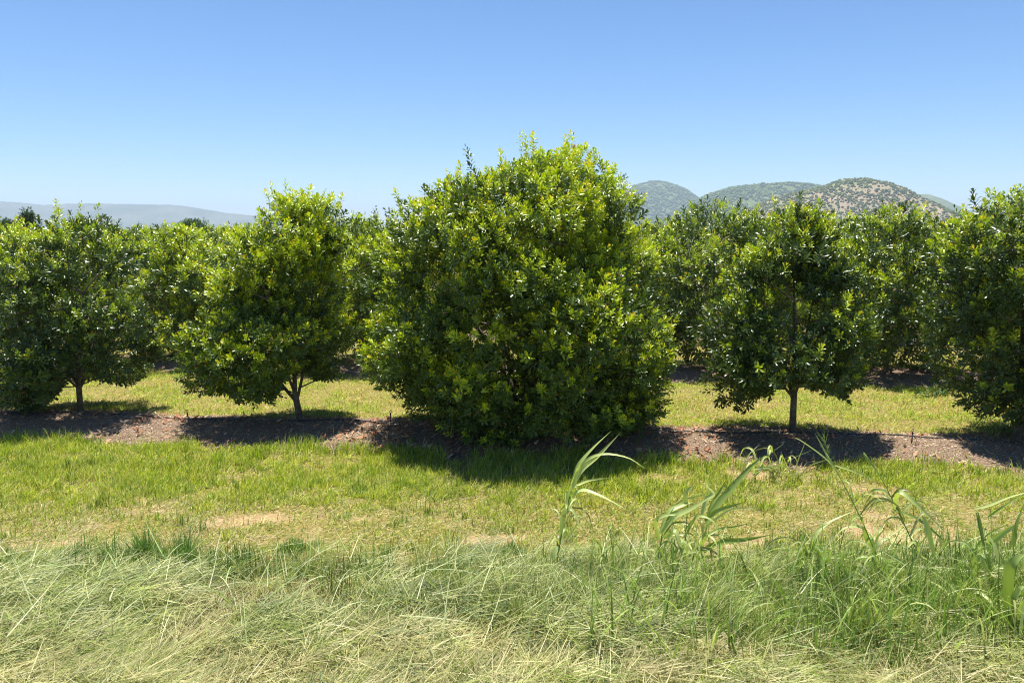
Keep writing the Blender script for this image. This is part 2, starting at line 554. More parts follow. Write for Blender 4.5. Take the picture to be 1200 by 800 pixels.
def build_tree(px, py, rows, seed, label, group, depth_fac=1.0, n_clump=110, per=13, young=.5, r0=.05, fork=.5, lean=(0, 0), mat=None,
               clump_r=.30, Y=None, skip=None, spikes=10, scale=.68, bot=None):
    x, y, z = ray(px, py); s = CAMH / -z
    if Y is None: Y = y * s
    X = P(px, py, Y)[0]; bz = float(gz(X, Y))
    root = empty('orchard_tree', (X, Y, bz))
    tag(root, label, 'tree', group)
    prof = profile_from_px(rows, px, Y, bz)
    if bot: skip = under(bot, X, Y, bz)
    pos, d, yo, C = make_crown(seed, prof, depth_fac, n_clump, per, young, clump_r, skip, spikes, scale)
    if bot: C = C[~skip(C - np.array([0, 0, .05]))]
    trunk_mesh(seed, C, prof, r0, fork, lean, root, pos)
    crown_mesh('crown', seed, pos, d, yo, mat or M_LEAF, root, scale)
    return root


G1 = 'orchard trees of the front row'
T1 = [(245, 62, 105), (258, 15, 135), (280, -12, 165), (310, -25, 190), (350, -35, 204), (390, -35, 206), (430, -30, 200), (450, -25, 188), (466, -22, 120), (480, -15, 60)]
T2 = [(228, 325, 395), (240, 300, 402), (260, 278, 408), (290, 250, 410), (320, 238, 414), (350, 228, 418), (380, 212, 420), (410, 205, 420), (440, 208, 412), (456, 222, 390), (470, 240, 345)]
T3 = [(166, 655, 694), (182, 612, 704), (200, 540, 726), (220, 492, 752), (240, 456, 764), (270, 425, 778), (300, 418, 786), (350, 413, 792), (400, 413, 795),
      (440, 418, 796), (470, 430, 788), (490, 460, 770), (508, 495, 735), (524, 545, 680)]
T4 = [(243, 905, 965), (260, 878, 988), (290, 850, 1008), (330, 832, 1018), (370, 816, 1024), (400, 806, 1020), (430, 800, 1016), (450, 818, 1010), (468, 830, 985), (486, 842, 890)]
T5 = [(222, 1150, 1250), (240, 1112, 1285), (270, 1095, 1305), (320, 1082, 1318), (380, 1080, 1325), (420, 1086, 1325), (450, 1096, 1320), (480, 1112, 1300), (502, 1172, 1290)]

B1 = [(-60, 480), (45, 482), (62, 464), (76, 446), (112, 446), (130, 450), (160, 466), (180, 450), (205, 440)]
B2 = [(200, 460), (225, 466), (260, 462), (300, 474), (320, 472), (335, 444), (352, 436), (368, 446), (385, 450), (400, 444), (420, 430)]
B3 = [(415, 440), (440, 470), (480, 490), (500, 505), (540, 522), (600, 526), (680, 522), (735, 505), (770, 490), (795, 470)]
B4 = [(800, 440), (815, 466), (835, 472), (845, 490), (872, 488), (885, 466), (902, 470), (914, 452), (945, 454), (985, 466), (1015, 450)]
B5 = [(1080, 400), (1095, 430), (1110, 466), (1130, 490), (1155, 493), (1175, 492), (1186, 510), (1200, 514), (1300, 508)]
build_tree(95, 488, T1, 11, 'dark green front row tree at the left edge with a short forked trunk', G1, young=.6, n_clump=74, per=54, bot=B1, r0=.05, clump_r=.36, fork=.42, lean=(0.0, 0))
build_tree(352, 496, T2, 22, 'bright yellow-green front row tree leaning on a thin trunk, left of the biggest tree', G1, young=2.2, clump_r=.36, n_clump=90, per=60, bot=B2, r0=.055, fork=.42, lean=(-.07, 0), mat=M_LEAF_Y)
build_tree(610, 506, T3, 33, 'widest and tallest tree of the orchard, leaves hanging down to the mulch', G1, young=2.0, n_clump=330, per=52, bot=B3, r0=.08, fork=.5, mat=M_LEAF_Y, spikes=60, clump_r=.37)
build_tree(928, 512, T4, 44, 'slim dark tree right of the biggest tree, bare straight trunk under its crown', G1, young=.7, clump_r=.36, n_clump=76, per=54, bot=B4, r0=.05, fork=.55)
build_tree(1192, 517, T5, 55, 'front row tree cut off by the right edge, crown nearly touching the grass', G1, young=.75, clump_r=.37, n_clump=98, per=56, bot=B5, r0=.055, fork=.4)

# ---- trees of the rows behind: three kinds, copied
def proto_tree(seed, H, W, young, mat):
    root = empty('orchard_tree')
    prof = [(.22, 0, W * .28), (.42, 0, W * .42), (H * .3, 0, W * .5), (H * .5, .05, W * .5), (H * .7, 0, W * .44), (H * .85, -.05, W * .32), (H * .95, 0, W * .18), (H, 0, W * .07)]
    pos, d, yo, C = make_crown(seed, prof, 1.0, 160, 17, young, .33, None, 7, .9)
    trunk_mesh(seed, C, prof, .055, .5, (0, 0), root, None)
    crown_mesh('crown', seed, pos, d, yo, mat, root, .9)
    return root


PROTO = [proto_tree(101, 3.45, 3.7, 1.9, M_LEAF_Y), proto_tree(102, 3.45, 3.9, .9, M_LEAF), proto_tree(103, 3.45, 3.5, 1.9, M_LEAF_Y)]
used = [False] * 3
ORD = ['first', 'second', 'third', 'fourth', 'fifth', 'sixth', 'seventh', 'eighth', 'ninth', 'tenth', 'eleventh', 'twelfth', 'thirteenth']
ROWN = {1: 'second', 2: 'third', 3: 'fourth', 4: 'fifth', 5: 'sixth'}


def place(kind, X, Y, sx, sz, rz, label, group):
    src = PROTO[kind]
    if not used[kind]:
        o = src; used[kind] = True
    else:
        o = src.copy(); COL.objects.link(o)
        for ch in src.children:
            c = ch.copy(); COL.objects.link(c); c.parent = o
    o.location = (X, Y, float(gz(X, Y))); o.rotation_euler = (0, 0, rz); o.scale = (sx, sx, sz)
    tag(o, label, 'tree', group)


# row, px of the trunk, height, width factor, kind, label or None
BACK = [
    (1, 35, 3.12, .95, 0, 'second row tree seen over the left edge tree, low rounded top'),
    (1, 222, 3.10, 1.02, 2, 'yellowish second row tree filling the gap between the two left front trees'),
    (1, 425, 3.35, .98, 0, 'second row tree peeking between the bright tree and the widest tree'),
    (1, 835, 3.60, .98, 1, 'dark second row tree just right of the widest tree, rising towards the hills'),
    (1, 1040, 3.50, 1.02, 1, 'second row tree between the slim trunked tree and the right edge tree'),
    (1, 1235, 3.5, 1.0, 1, 'second row tree behind the tree at the right edge'),
]
seedr = random.Random(5)
for (r, px, H, w, kd, lab) in BACK:
    u = (px - 600) / FPX
    Yr = float(11.75 + ROW_PITCH * r) / (1 + .106 * u / .99)
    X = u * Yr / .99
    place(kd, X, Yr, w, H / 3.45, seedr.uniform(0, 6.28), lab, 'orchard trees of the second row')
ROWS = {2: [-10, 150, 292, 440, 740, 885, 985, 1130], 3: [80, 205, 262, 400, 780, 945, 1085], 4: [170, 235, 1010], 5: []}
for r, pxs in ROWS.items():
    for i, px in enumerate(pxs):
        u = (px - 600) / FPX
        Yr = float(11.75 + ROW_PITCH * r) / (1 + .106 * u / .99)
        X = u * Yr / .99 + seedr.uniform(-.3, .3)
        H = (3.08 if px < 450 else 3.38) + seedr.uniform(-.15, .15) + (.05 * (r - 2))
        place(seedr.choice([0, 1, 2]), X, Yr, seedr.uniform(.92, 1.06), H / 3.45, seedr.uniform(0, 6.28),
              f'{ORD[i]} tree from the left among the crowns showing in the {ROWN[r]} orchard row', f'orchard trees of the {ROWN[r]} row')


# ------------------------------------------------------------------ trees beyond the orchard
def far_tree(px, py_top, Y, w, label, seed, dark=False, tall=False):
    top = P(px, py_top, Y); X = top[0]; H = top[2]
    root = empty('distant_tree', (X, Y, 0)); tag(root, label, 'tree', 'trees beyond the orchard')
    rs = np.random.default_rng(seed)
    n = 60; C = rs.normal(size=(n, 3)); C /= np.linalg.norm(C, axis=1, keepdims=True)
    C *= rs.uniform(.45, 1, (n, 1)) * np.array([w / 2, w / 2, H * .3]); C[:, 2] += H * .66
    if tall:
        C[:, :2] *= np.clip((H * 1.02 - C[:, 2:3]) / (H * .6), .15, 1)
    k = 26; m = n * k
    u = rs.normal(size=(m, 3)); u /= np.linalg.norm(u, axis=1, keepdims=True)
    pos = np.repeat(C, k, 0) + u * w * .14 * rs.random((m, 1)) ** .4
    pos[:, 2] = np.minimum(pos[:, 2], H * .97)
    yo = (rs.random(m) < (.03 if dark else .3)) * .5
    T = Tubes(); T.add([(0, 0, -.3), (0.05, 0, H * .3), (0, 0, H * .75)], [w * .05, w * .04, w * .015], 8)
    for c in C[::3]:
        T.add([(0, 0, H * .3), tuple((c + np.array([0, 0, H * .35])) / 2 * np.array([.7, .7, 1])), tuple(c)], [w * .02, w * .013, w * .006], 5, cap=False)
    T.build('trunk', M_BARK, root)
    crown_mesh('crown', seed, pos, u + np.array([0, 0, .5]), yo, M_FARLEAF, root, w * .55 / 1.6)


far_tree(8, 257, 62, 3.2, 'dark feathery tree on the skyline at the very left edge', 301, dark=True, tall=True)
far_tree(31, 243, 62, 2.6, 'tallest narrow dark tree against the blue mountains at the left', 302, dark=True, tall=True)
far_tree(100, 258, 85, 4.0, 'rounded green tree beyond the left edge tree, nearer of the two round ones', 303)
far_tree(123, 263, 95, 3.6, 'small round pale green tree standing alone before the blue mountains', 304)
far_tree(226, 257, 80, 3.4, 'pale hazy tree beyond the orchard, left of the bright front tree', 305)


# ------------------------------------------------------------------ hills and mountains
def hill(name, outline, D, depth, mat, label, seed, rough=.05, nu=220, nv=60):
    """a ridge D metres ahead whose skyline follows the outline; real heights and thickness"""
    pts = [P(px, py, D) for px, py in outline]
    X = np.linspace(pts[0][0], pts[-1][0], nu)
    H = np.interp(X, [p[0] for p in pts], [p[2] for p in pts]); k = np.ones(7) / 7
    H = np.convolve(np.pad(H, 3, 'edge'), k, 'valid')
    v = np.linspace(-1, 1, nv)
    XX, VV = np.meshgrid(X, v)
    YY = D + VV * depth
    spur = (fbm(XX, YY * .6, depth * .55, seed) - .5) * 2
    prof = np.clip(np.cos(np.clip(VV + spur * .25 * (1 - np.abs(VV)), -1, 1) * math.pi / 2), 0, 1) ** 1.15
    Z = H[None] * prof + H[None] * spur * rough * 2 * (1 - prof) + (fbm(XX, YY, depth * .08, seed + 9) - .5) * H.max() * rough * prof
    Z = Z - .3
    Z[0] = -.6; Z[-1] = -.6
    idx = np.arange(nu * nv).reshape(nv, nu)
    q = np.stack([idx[:-1, :-1], idx[:-1, 1:], idx[1:, 1:], idx[1:, :-1]], -1).reshape(-1, 4)
    o = np_mesh(name, np.stack([XX, YY, Z], -1).reshape(-1, 3), [q], mat, smooth=True)
    tag(o, label, 'hill', kind='structure')
    return XX, YY, Z


m_far = hill_mat('far_slope', (0.14, 0.15, 0.09), (0.06, 0.09, 0.04), (0.04, 0.06, 0.03), .004, .02)
m_mid = hill_mat('wooded_slope', (0.17, 0.20, 0.08), (0.09, 0.13, 0.04), (0.05, 0.08, 0.03), .012, .09, .56)
m_near = hill_mat('scrub_slope', (0.33, 0.25, 0.165), (0.17, 0.215, 0.065), (0.18, 0.165, 0.085), .010, .12, .50)
hill('mountain_range', [(-260, 250), (-150, 240), (-60, 236), (0, 236), (25, 237), (48, 241), (80, 239), (130, 239), (200, 240), (230, 243), (262, 249), (290, 252), (330, 258), (400, 264), (470, 268), (560, 271)], 6200, 900, m_far,
     'long blue hazy mountain range on the left horizon', 1, .05)
hA = hill('hill', [(650, 271), (690, 252), (720, 230), (745, 217), (765, 213), (780, 214), (797, 221), (815, 234), (838, 252), (870, 271)], 3800, 600, m_mid, 'rounded bluish wooded hill behind the widest tree', 2, .04)
hB = hill('hill', [(770, 271), (800, 248), (815, 236), (840, 225), (870, 218), (905, 216), (940, 217), (965, 220), (1010, 228), (1060, 245), (1110, 262), (1150, 271)], 2700, 480, m_mid, 'long green wooded ridge behind the rocky hill', 3, .05)
hC = hill('hill', [(800, 271), (830, 262), (870, 249), (905, 235), (935, 226), (960, 219), (985, 212), (1010, 210), (1028, 213), (1045, 222), (1062, 233), (1085, 246), (1120, 262), (1160, 271)], 1500, 260, m_near, 'nearest rocky brown hill dotted with dark shrubs', 4, .11)
hill('hill', [(1020, 271), (1048, 240), (1066, 229), (1082, 227), (1100, 234), (1125, 248), (1160, 262), (1200, 271)], 3300, 400, m_mid, 'small hazy green hill right of the rocky hill', 5, .04)
hill('hill', [(1090, 271), (1140, 246), (1170, 238), (1190, 237), (1230, 241), (1300, 250), (1400, 271)], 5200, 600, m_far, 'low blue hill far off at the right edge', 6, .04)


def blob_scatter(name, centers, radii, mat, label, cat, seed):
    """many lumpy shrub crowns in one object"""
    import bmesh
    bm = bmesh.new(); bmesh.ops.create_icosphere(bm, subdivisions=2, radius=1)
    bv = np.array([v.co[:] for v in bm.verts]); bf = np.array([[v.index for v in f.verts] for f in bm.faces]); bm.free()
    rs = np.random.default_rng(seed); n = len(centers)
    V = bv[None] * (radii[:, None, None] * (1 + rs.uniform(-.32, .32, (n, len(bv), 1)))) * np.array([1, 1, .8]) + centers[:, None, :]
    F = (bf[None] + (np.arange(n) * len(bv))[:, None, None]).reshape(-1, 3)
    a = np.zeros((n, len(bv), 4)); a[..., 1] = rs.random((n, 1)); a[..., 0] = (rs.random((n, 1)) < .3) * .5; a[..., 3] = 1
    o = np_mesh(name, V.reshape(-1, 3), [F], mat, attr={'leaf': a.reshape(-1, 4)})
    tag(o, label, cat, kind='stuff'); return o


def on_hill(h, n, seed, rmin, rmax, bare=None):
    XX, YY, Z = h; rs = np.random.default_rng(seed)
    i = rs.integers(0, XX.shape[0] - 1, n * 6); j = rs.integers(0, XX.shape[1] - 1, n * 6)
    fi, fj = rs.random(n * 6), rs.random(n * 6)
    def lerp(A): return (A[i, j] * (1 - fi) + A[i + 1, j] * fi) * (1 - fj) + (A[i, j + 1] * (1 - fi) + A[i + 1, j + 1] * fi) * fj
    x, y, z = lerp(XX), lerp(YY), lerp(Z)
    ok = (z > 2) & (y < XX.shape[0] * 0 + YY.mean() + 40)
    dens = .5 * fbm(x, y, 40, seed) + .5 * fbm(x, y, 160, seed + 3, 2)
    ok &= rs.random(len(x)) < np.clip((dens - .40) * 5, .04, 1)
    x, y, z = x[ok][:n], y[ok][:n], z[ok][:n]
    r = rs.uniform(rmin, rmax, len(x))
    return np.stack([x, y, z + r * .35], 1), r


M_SHRUB = leafy('hill_shrub', (0.065, 0.09, 0.028), (0.12, 0.145, 0.045), (0.18, 0.21, 0.06), (0.2, 0.2, 0.08), back=1, rough=.9, transl=.05, spec=.1)
M_BUSH = leafy('hill_bush', (0.055, 0.10, 0.025), (0.10, 0.155, 0.04), (0.17, 0.22, 0.06), (0.2, 0.2, 0.08), back=1, rough=.9, transl=.05, spec=.1)
c, r = on_hill(hC, 7000, 41, .6, 2.6); blob_scatter('scrub', c, r, M_SHRUB, 'dark shrubs scattered over the nearest rocky hill', 'shrubs', 1)
c, r = on_hill(hB, 5200, 42, 3.0, 6.0); blob_scatter('woodland', c, r, M_BUSH, 'bushland covering the long green ridge', 'woodland', 2)
c, r = on_hill(hA, 4500, 43, 3.5, 7.0); blob_scatter('woodland', c, r, M_BUSH, 'bushland covering the rounded bluish hill', 'woodland', 5)
rs = np.random.default_rng(77); n = 1500
tx = rs.uniform(-820, 600, n); ty = rs.uniform(700, 1150, n); tr = rs.uniform(2.0, 4.2, n)
blob_scatter('treeline', np.stack([tx, ty, tr * .5], 1), tr, M_SHRUB, 'low far-off treeline at the foot of the mountains', 'woodland', 3)


# ------------------------------------------------------------------ grass
def blades(name, base, L, W, az, lean, curl, tint, tip, mat, seg=3, z_off=None):
    """n blades as tapered strips; lean = angle from vertical at the root, curl = extra angle at the tip"""
    n = len(L); t = np.linspace(0, 1, seg + 1)
    ang = lean[:, None] + curl[:, None] * t[None] ** 1.5
    ds = (L / seg)[:, None]
    hx = np.concatenate([np.zeros((n, 1)), np.cumsum(np.sin(ang[:, :-1]) * ds, 1)], 1)
    hz = np.concatenate([np.zeros((n, 1)), np.cumsum(np.cos(ang[:, :-1]) * ds, 1)], 1)
    ca, sa = np.cos(az)[:, None], np.sin(az)[:, None]
    px = base[:, 0:1] + hx * ca; py = base[:, 1:2] + hx * sa; pz = base[:, 2:3] + hz
    floor = gz(px, py) + .006
    pz = np.maximum(pz, floor)
    tw = az + np.pi / 2 + rng.normal(0, .5, n)
    wx, wy = np.cos(tw)[:, None], np.sin(tw)[:, None]
    wt = (1 - t ** 2.2)[None] * W[:, None] / 2
    wt[:, -1] = 0
    Lf = np.stack([px - wx * wt, py - wy * wt, pz], -1)[:, :-1]; Rt = np.stack([px + wx * wt, py + wy * wt, pz + W[:, None] * .3], -1)[:, :-1]
    tipv = np.stack([px[:, -1], py[:, -1], pz[:, -1]], -1)[:, None]
    V = np.concatenate([np.stack([Lf, Rt], 2).reshape(n, -1, 3), tipv], 1); k = V.shape[1]
    q = np.array([[2 * i, 2 * i + 1, 2 * i + 3, 2 * i + 2] for i in range(seg - 1)])
    tr_ = np.array([[2 * seg - 2, 2 * seg - 1, 2 * seg]])
    off = (np.arange(n) * k)[:, None, None]
    tt = np.append(np.repeat(t[:-1], 2), 1.0)
    colr = tint[:, None, :] * (1 - tt[None, :, None] ** 1.5) + tip[:, None, :] * tt[None, :, None] ** 1.5
    colr = np.concatenate([colr, np.ones((n, k, 1))], -1)
    return V, q[None] + off, tr_[None] + off, colr


def join_blades(name, parts, mat, label, cat='grass'):
    Vs, Q, T, Cs, o = [], [], [], [], 0
    for V, q, t, c in parts:
        nV = V.reshape(-1, 3); Vs.append(nV); Q.append(q.reshape(-1, 4) + o); T.append(t.reshape(-1, 3) + o); Cs.append(c.reshape(-1, 4)); o += len(nV)
    ob = np_mesh(name, np.concatenate(Vs), [np.concatenate(Q), np.concatenate(T)], mat, attr={'tint': np.concatenate(Cs)})
    tag(ob, label, cat, kind='stuff'); return ob


def scatter(n, x0, x1, y0, y1, dens=None, fan=True):
    """random points; x range widens with distance when fan"""
    side = 2.6 if fan and (x0, x1) == (-1, 1) else 0.0        # the ground cover runs on past both sides of the view
    m = (y0 + y1) / 2 * .74 + .5
    n = int(n * (1 + side / m))
    y = rng.uniform(y0, y1, n)
    x = rng.uniform(x0, x1, n)
    if fan: x = x * (y * .74 + .5 + side)
    keep = np.ones(n, bool) if dens is None else rng.random(n) < dens(x, y)
    x, y = x[keep], y[keep]
    return x, y


def pal(n, cols, w, jit=.22):
    c = np.array(cols)[rng.choice(len(cols), n, p=np.array(w) / sum(w))]
    return c * np.clip(1 + rng.normal(0, jit, (n, 1)), .4, 1.5)


def U(a, b, n): return rng.uniform(a, b, n)


def bundles(nb, k, x0, x1, y0, y1, dens, spread, L, W, lean, curl, colors, wts, hump, azs, seg=4, radial=.25, lz=.04):
    cx, cyy = scatter(nb, x0, x1, y0, y1, dens); nb = len(cx)
    ca = azs(cx, cyy) + rng.normal(0, .95, nb)
    kk = rng.integers(int(k * .5), int(k * 1.5), nb); i = np.repeat(np.arange(nb), kk); n = len(i)
    sz = U(.6, 1.35, nb)
    x = cx[i] + rng.normal(0, spread, n) * sz[i]; y = cyy[i] + rng.normal(0, spread * .8, n) * sz[i]
    b = np.stack([x, y, gz(x, y) + rng.random(n) * lz + (hump * rng.random(nb))[i]], 1)
    ct_ = pal(nb, colors, wts, .16)[i] * np.clip(1 + rng.normal(0, .18, (n, 1)), .5, 1.5)
    le = rng.normal(lean[0], lean[1], nb)[i] + rng.normal(0, lean[2], n)
    return blades('', b, U(L[0], L[1], n) * sz[i], U(W[0], W[1], n), ca[i] + rng.normal(0, radial, n), le, U(curl[0], curl[1], n), ct_, ct_ * 1.15, None, seg)
GREEN = [(0.25, 0.38, 0.025), (0.37, 0.48, 0.035), (0.17, 0.23, 0.02), (0.60, 0.48, 0.17), (0.50, 0.45, 0.07)]
# short lawn between the rows
parts = []
def d_lawn(x, y): return (1 - mulch_mask(x, y)) * (.25 + .75 * sstep(.35, .58, fbm(x, y, .5, 51)))
x, y = scatter(150000, -1, 1, 11.4, 17.0, d_lawn); n = len(x)
b = np.stack([x, y, gz(x, y)], 1)
tint = np.where((rng.random(n) < .65 * sstep(.52, .66, fbm(x, y, .7, 171)))[:, None], pal(n, [(0.60, 0.45, 0.20), (0.46, 0.36, 0.13), (0.42, 0.42, 0.08)], [3, 2, 3]), pal(n, GREEN, [3, 4, 2, 1, 2])); parts.append(blades('', b, U(.04, .11, n), U(.006, .012, n), U(0, 6.28, n), U(.2, 1.45, n), U(0, .8, n), tint, tint * 1.15, None, 2))
x, y = scatter(90000, -1, 1, 17.0, 36.0, d_lawn); n = len(x)
b = np.stack([x, y, gz(x, y)], 1)
tint = pal(n, GREEN, [3, 4, 1.5, 3, 3]); parts.append(blades('', b, U(.07, .14, n), U(.010, .016, n), U(0, 6.28, n), U(.2, 1.0, n), U(0, .8, n), tint, tint * 1.15, None, 2))
join_blades('lawn_grass', parts, M_GRASS, 'short yellow-green grass between the orchard rows')

# green sward in front of the mulch
parts = []
def d_front(x, y):
    s = sandy_mask(x, y)
    cl = sstep(.30, .55, fbm(x, y, .35, 61))
    thin = .60 + .40 * sstep(7.9, 9.0, y + (fbm(x, y, 1.2, 63) - .5))
    rightdry = 1 - .25 * sstep(1.0, 3.5, x) * (fbm(x, y, .8, 64) > .48)
    return (1 - mulch_mask(x, y) * .985) * (1 - .80 * s) * (.22 + .78 * cl) * thin * rightdry
x, y = scatter(210000, -1, 1, 6.9, 11.2, d_front); n = len(x)
b = np.stack([x, y, gz(x, y)], 1)
lush = sstep(7.5, 8.7, y + (fbm(x, y, 1.0, 66) - .5) * 1.2) * (1 - .35 * sstep(1, 3, x))
patch = fbm(x, y, .9, 161)[:, None]
tg = pal(n, [(0.27, 0.34, 0.025), (0.42, 0.45, 0.04), (0.16, 0.24, 0.02), (0.56, 0.50, 0.14)], [3, 4, 2, 1.3])
td = pal(n, [(0.40, 0.41, 0.10), (0.31, 0.37, 0.06), (0.54, 0.46, 0.20), (0.20, 0.28, 0.03)], [3, 3.5, 1.4, 3])
pick = (rng.random(n) < .12 + .75 * lush - .5 * sstep(.5, .62, patch[:, 0]))[:, None]
tint = np.where(pick, tg, td)
hl = .8 * (.5 + .5 * lush) * (.7 + .6 * fbm(x, y, .3, 68))
parts.append(blades('', b, U(.06, .20, n) * hl, U(.004, .009, n), U(0, 6.28, n), U(.05, 1.3, n), U(.1, 1.2, n), tint, tint * 1.12, None, 3))
parts.append(bundles(5200, 16, -1, 1, 7.2, 10.9, lambda x, y: d_front(x, y) * (.08 + .92 * sstep(7.9, 9.1, y)), .04, (.06, .15), (.006, .011), (.4, .3, .4), (.2, 1.4), [(0.26, 0.34, 0.022), (0.40, 0.45, 0.04), (0.14, 0.23, 0.02), (0.50, 0.47, 0.10)], [3, 4, 2, 1.5], .0, lambda x, y: x * 0 + rng.uniform(0, 6.28, len(x)), 3, 1.6, .0))
# tufts leaning over the edge of the mulch
x, y = scatter(60000, -1, 1, 8.9, 11.0, lambda x, y: sstep(.2, .6, mulch_mask(x, y + .12)) * (1 - sstep(.5, .9, mulch_mask(x, y))) * sstep(.42, .6, fbm(x, y, .5, 71))); n = len(x)
b = np.stack([x, y, gz(x, y)], 1); tint = pal(n, GREEN[:4], [4, 3, 4, 1])
parts.append(blades('', b, U(.12, .26, n), U(.005, .008, n), U(0, 6.28, n), U(.05, .5, n), U(.2, 1.1, n), tint, tint * 1.1, None, 3))
join_blades('meadow_grass', parts, M_GRASS, 'lush green grass along the near side of the mulch strip')

# dry clippings and straw specks on the ground in front
parts = []
x, y = scatter(40000, -1, 1, 6.6, 9.6, lambda x, y: (1 - mulch_mask(x, y)) * (.3 + .7 * sstep(.45, .6, fbm(x, y, .4, 81)))); n = len(x)
b = np.stack([x, y, gz(x, y) + .008], 1); tint = pal(n, [(0.55, 0.44, 0.27), (0.42, 0.33, 0.2), (0.5, 0.46, 0.25)], [3, 2, 3])
parts.append(blades('', b, U(.04, .13, n), U(.003, .006, n), U(0, 6.28, n), U(1.3, 1.6, n), U(-.1, .2, n), tint, tint, None, 2))
join_blades('dry_clippings', parts, M_GRASS, 'dry straw clippings lying on the thin grass')

# tall standing grass and the cut grass lying in the foreground
HOL = lambda x, y: (.04 + .96 * sstep(.38, .52, fbm(x, y * 1.8, .75, 151))) * (1 - sstep(6.0, 7.1, y + (fbm(x, y, .5, 191) - .5) * 1.2))
HAY = [(0.31, 0.335, 0.115), (0.43, 0.445, 0.19), (0.19, 0.22, 0.045), (0.60, 0.55, 0.28), (0.12, 0.17, 0.05)]
STR = [(0.50, 0.44, 0.22), (0.40, 0.36, 0.15), (0.60, 0.53, 0.31), (0.27, 0.28, 0.09)]
SOFT = [(0.21, 0.265, 0.045), (0.33, 0.375, 0.09), (0.085, 0.14, 0.02), (0.47, 0.475, 0.18)]
parts = []
# lying layer, combed in swirls
n0 = 75000
x, y = scatter(n0, -1, 1, 4.2, 7.2, lambda x, y: HOL(x, y)); n = len(x)
flow = (fbm(x, y, 1.1, 93) - .5) * 5 + (rng.random(n) < .5) * math.pi
az = flow + rng.normal(0, 1.1, n)
layer = rng.random(n) ** 1.3
hump = .04 + .20 * fbm(x, y, .55, 95)
b = np.stack([x, y, gz(x, y) + layer * hump], 1)
dry = sstep(5.25, 4.7, y + (fbm(x, y, .8, 97) - .5) * 1.2)
tint = np.where((rng.random(n) < dry * .75)[:, None], pal(n, STR, [3, 3, 2, 2]), pal(n, HAY, [4, 3, 3, 1.5, 2]))
Lb = U(.15, .48, n) * np.where(x > 0, .9, 1)
parts.append(blades('', b, Lb, U(.0035, .008, n), az, rng.normal(1.42, .20, n), U(-.25, .5, n), tint, tint * 1.12, None, 4))
# swaths: bundles that fell together
AZF = lambda x, y: (fbm(x, y, 1.1, 93) - .5) * 5
parts.append(bundles(3300, 34, -1, 1, 4.3, 7.2, HOL, .09, (.10, .36), (.003, .007), (1.46, .10, .16), (-.25, .5), HAY + SOFT[:2], [4, 2.5, 3, 1, 3.5, 3, 2], .10, AZF, radial=.55))
parts.append(bundles(420, 40, -1, 1, 4.2, 5.2, None, .06, (.15, .4), (.003, .007), (1.4, .15, .2), (-.2, .4), STR, [3, 3, 2, 3], .06, AZF, radial=.8))
# short dry stubble
x, y = scatter(60000, -1, 1, 4.2, 6.2); n = len(x)
b = np.stack([x, y, gz(x, y) + .02], 1); tint = pal(n, STR, [3, 3, 2, 2])
parts.append(blades('', b, U(.05, .16, n), U(.003, .005, n), U(0, 6.28, n), U(.6, 1.5, n), U(-.3, .5, n), tint, tint, None, 2))
join_blades('cut_grass', parts, M_GRASS, 'pale cut grass lying matted across the foreground', 'cut grass')

parts = []
# soft standing grass, thick on the right, thinner to the left
def d_tall(x, y):
    edge = np.interp(x / y, [-.65, -.35, -.12, .0, .2, .65], [6.65, 6.6, 6.35, 6.3, 6.35, 6.4])
    near = np.interp(x / y, [-.65, -.35, -.12, .0, .2, .65], [6.15, 6.1, 5.8, 5.35, 5.2, 4.9])
    w = sstep(-.3, .2, edge - y + (fbm(x, y, .5, 111) - .5) * .5) * sstep(-.25, .25, y - near + (fbm(x, y, .6, 113) - .5) * .9)
    cl = sstep(.32, .58, fbm(x, y, .28, 115))
    return w * (.12 + .88 * cl) * np.interp(x / y, [-.65, -.2, 0.05, .65], [.35, .45, .9, .95])
az_t = lambda x, y: (fbm(x, y, .9, 119) - .5) * 9
parts.append(bundles(1700, 40, -1, 1, 4.9, 7.2, lambda x, y: d_tall(x, y) * .9, .06, (.10, .34), (.0035, .008), (.45, .3, .35), (.1, 1.6), SOFT + HAY[:3] + [(.10, .20, .04)], [4, 3, 4, 1.5, 1.5, 1, 1.5, 2.5], .0, az_t, 5, 1.2, .0))
x, y = scatter(80000, -1, 1, 4.7, 7.4, d_tall); n = len(x)
b = np.stack([x, y, gz(x, y)], 1)
right = sstep(-.15, .2, x / y)
hh = (.18 + .15 * right) * (.35 + 1.3 * fbm(x, y, .35, 117))
az = (fbm(x, y, .9, 119) - .5) * 9 + rng.normal(0, .8, n)
tint = np.where((rng.random(n) < .30)[:, None], pal(n, HAY, [3, 3, 3, 1, 2]), pal(n, SOFT, [4, 3, 3, 1.5]))
parts.append(blades('', b, U(.45, 1.2, n) * hh, U(.0035, .0075, n), az, np.abs(rng.normal(.35, .28, n)), U(.2, 1.6, n), tint, tint * 1.2, None, 5))
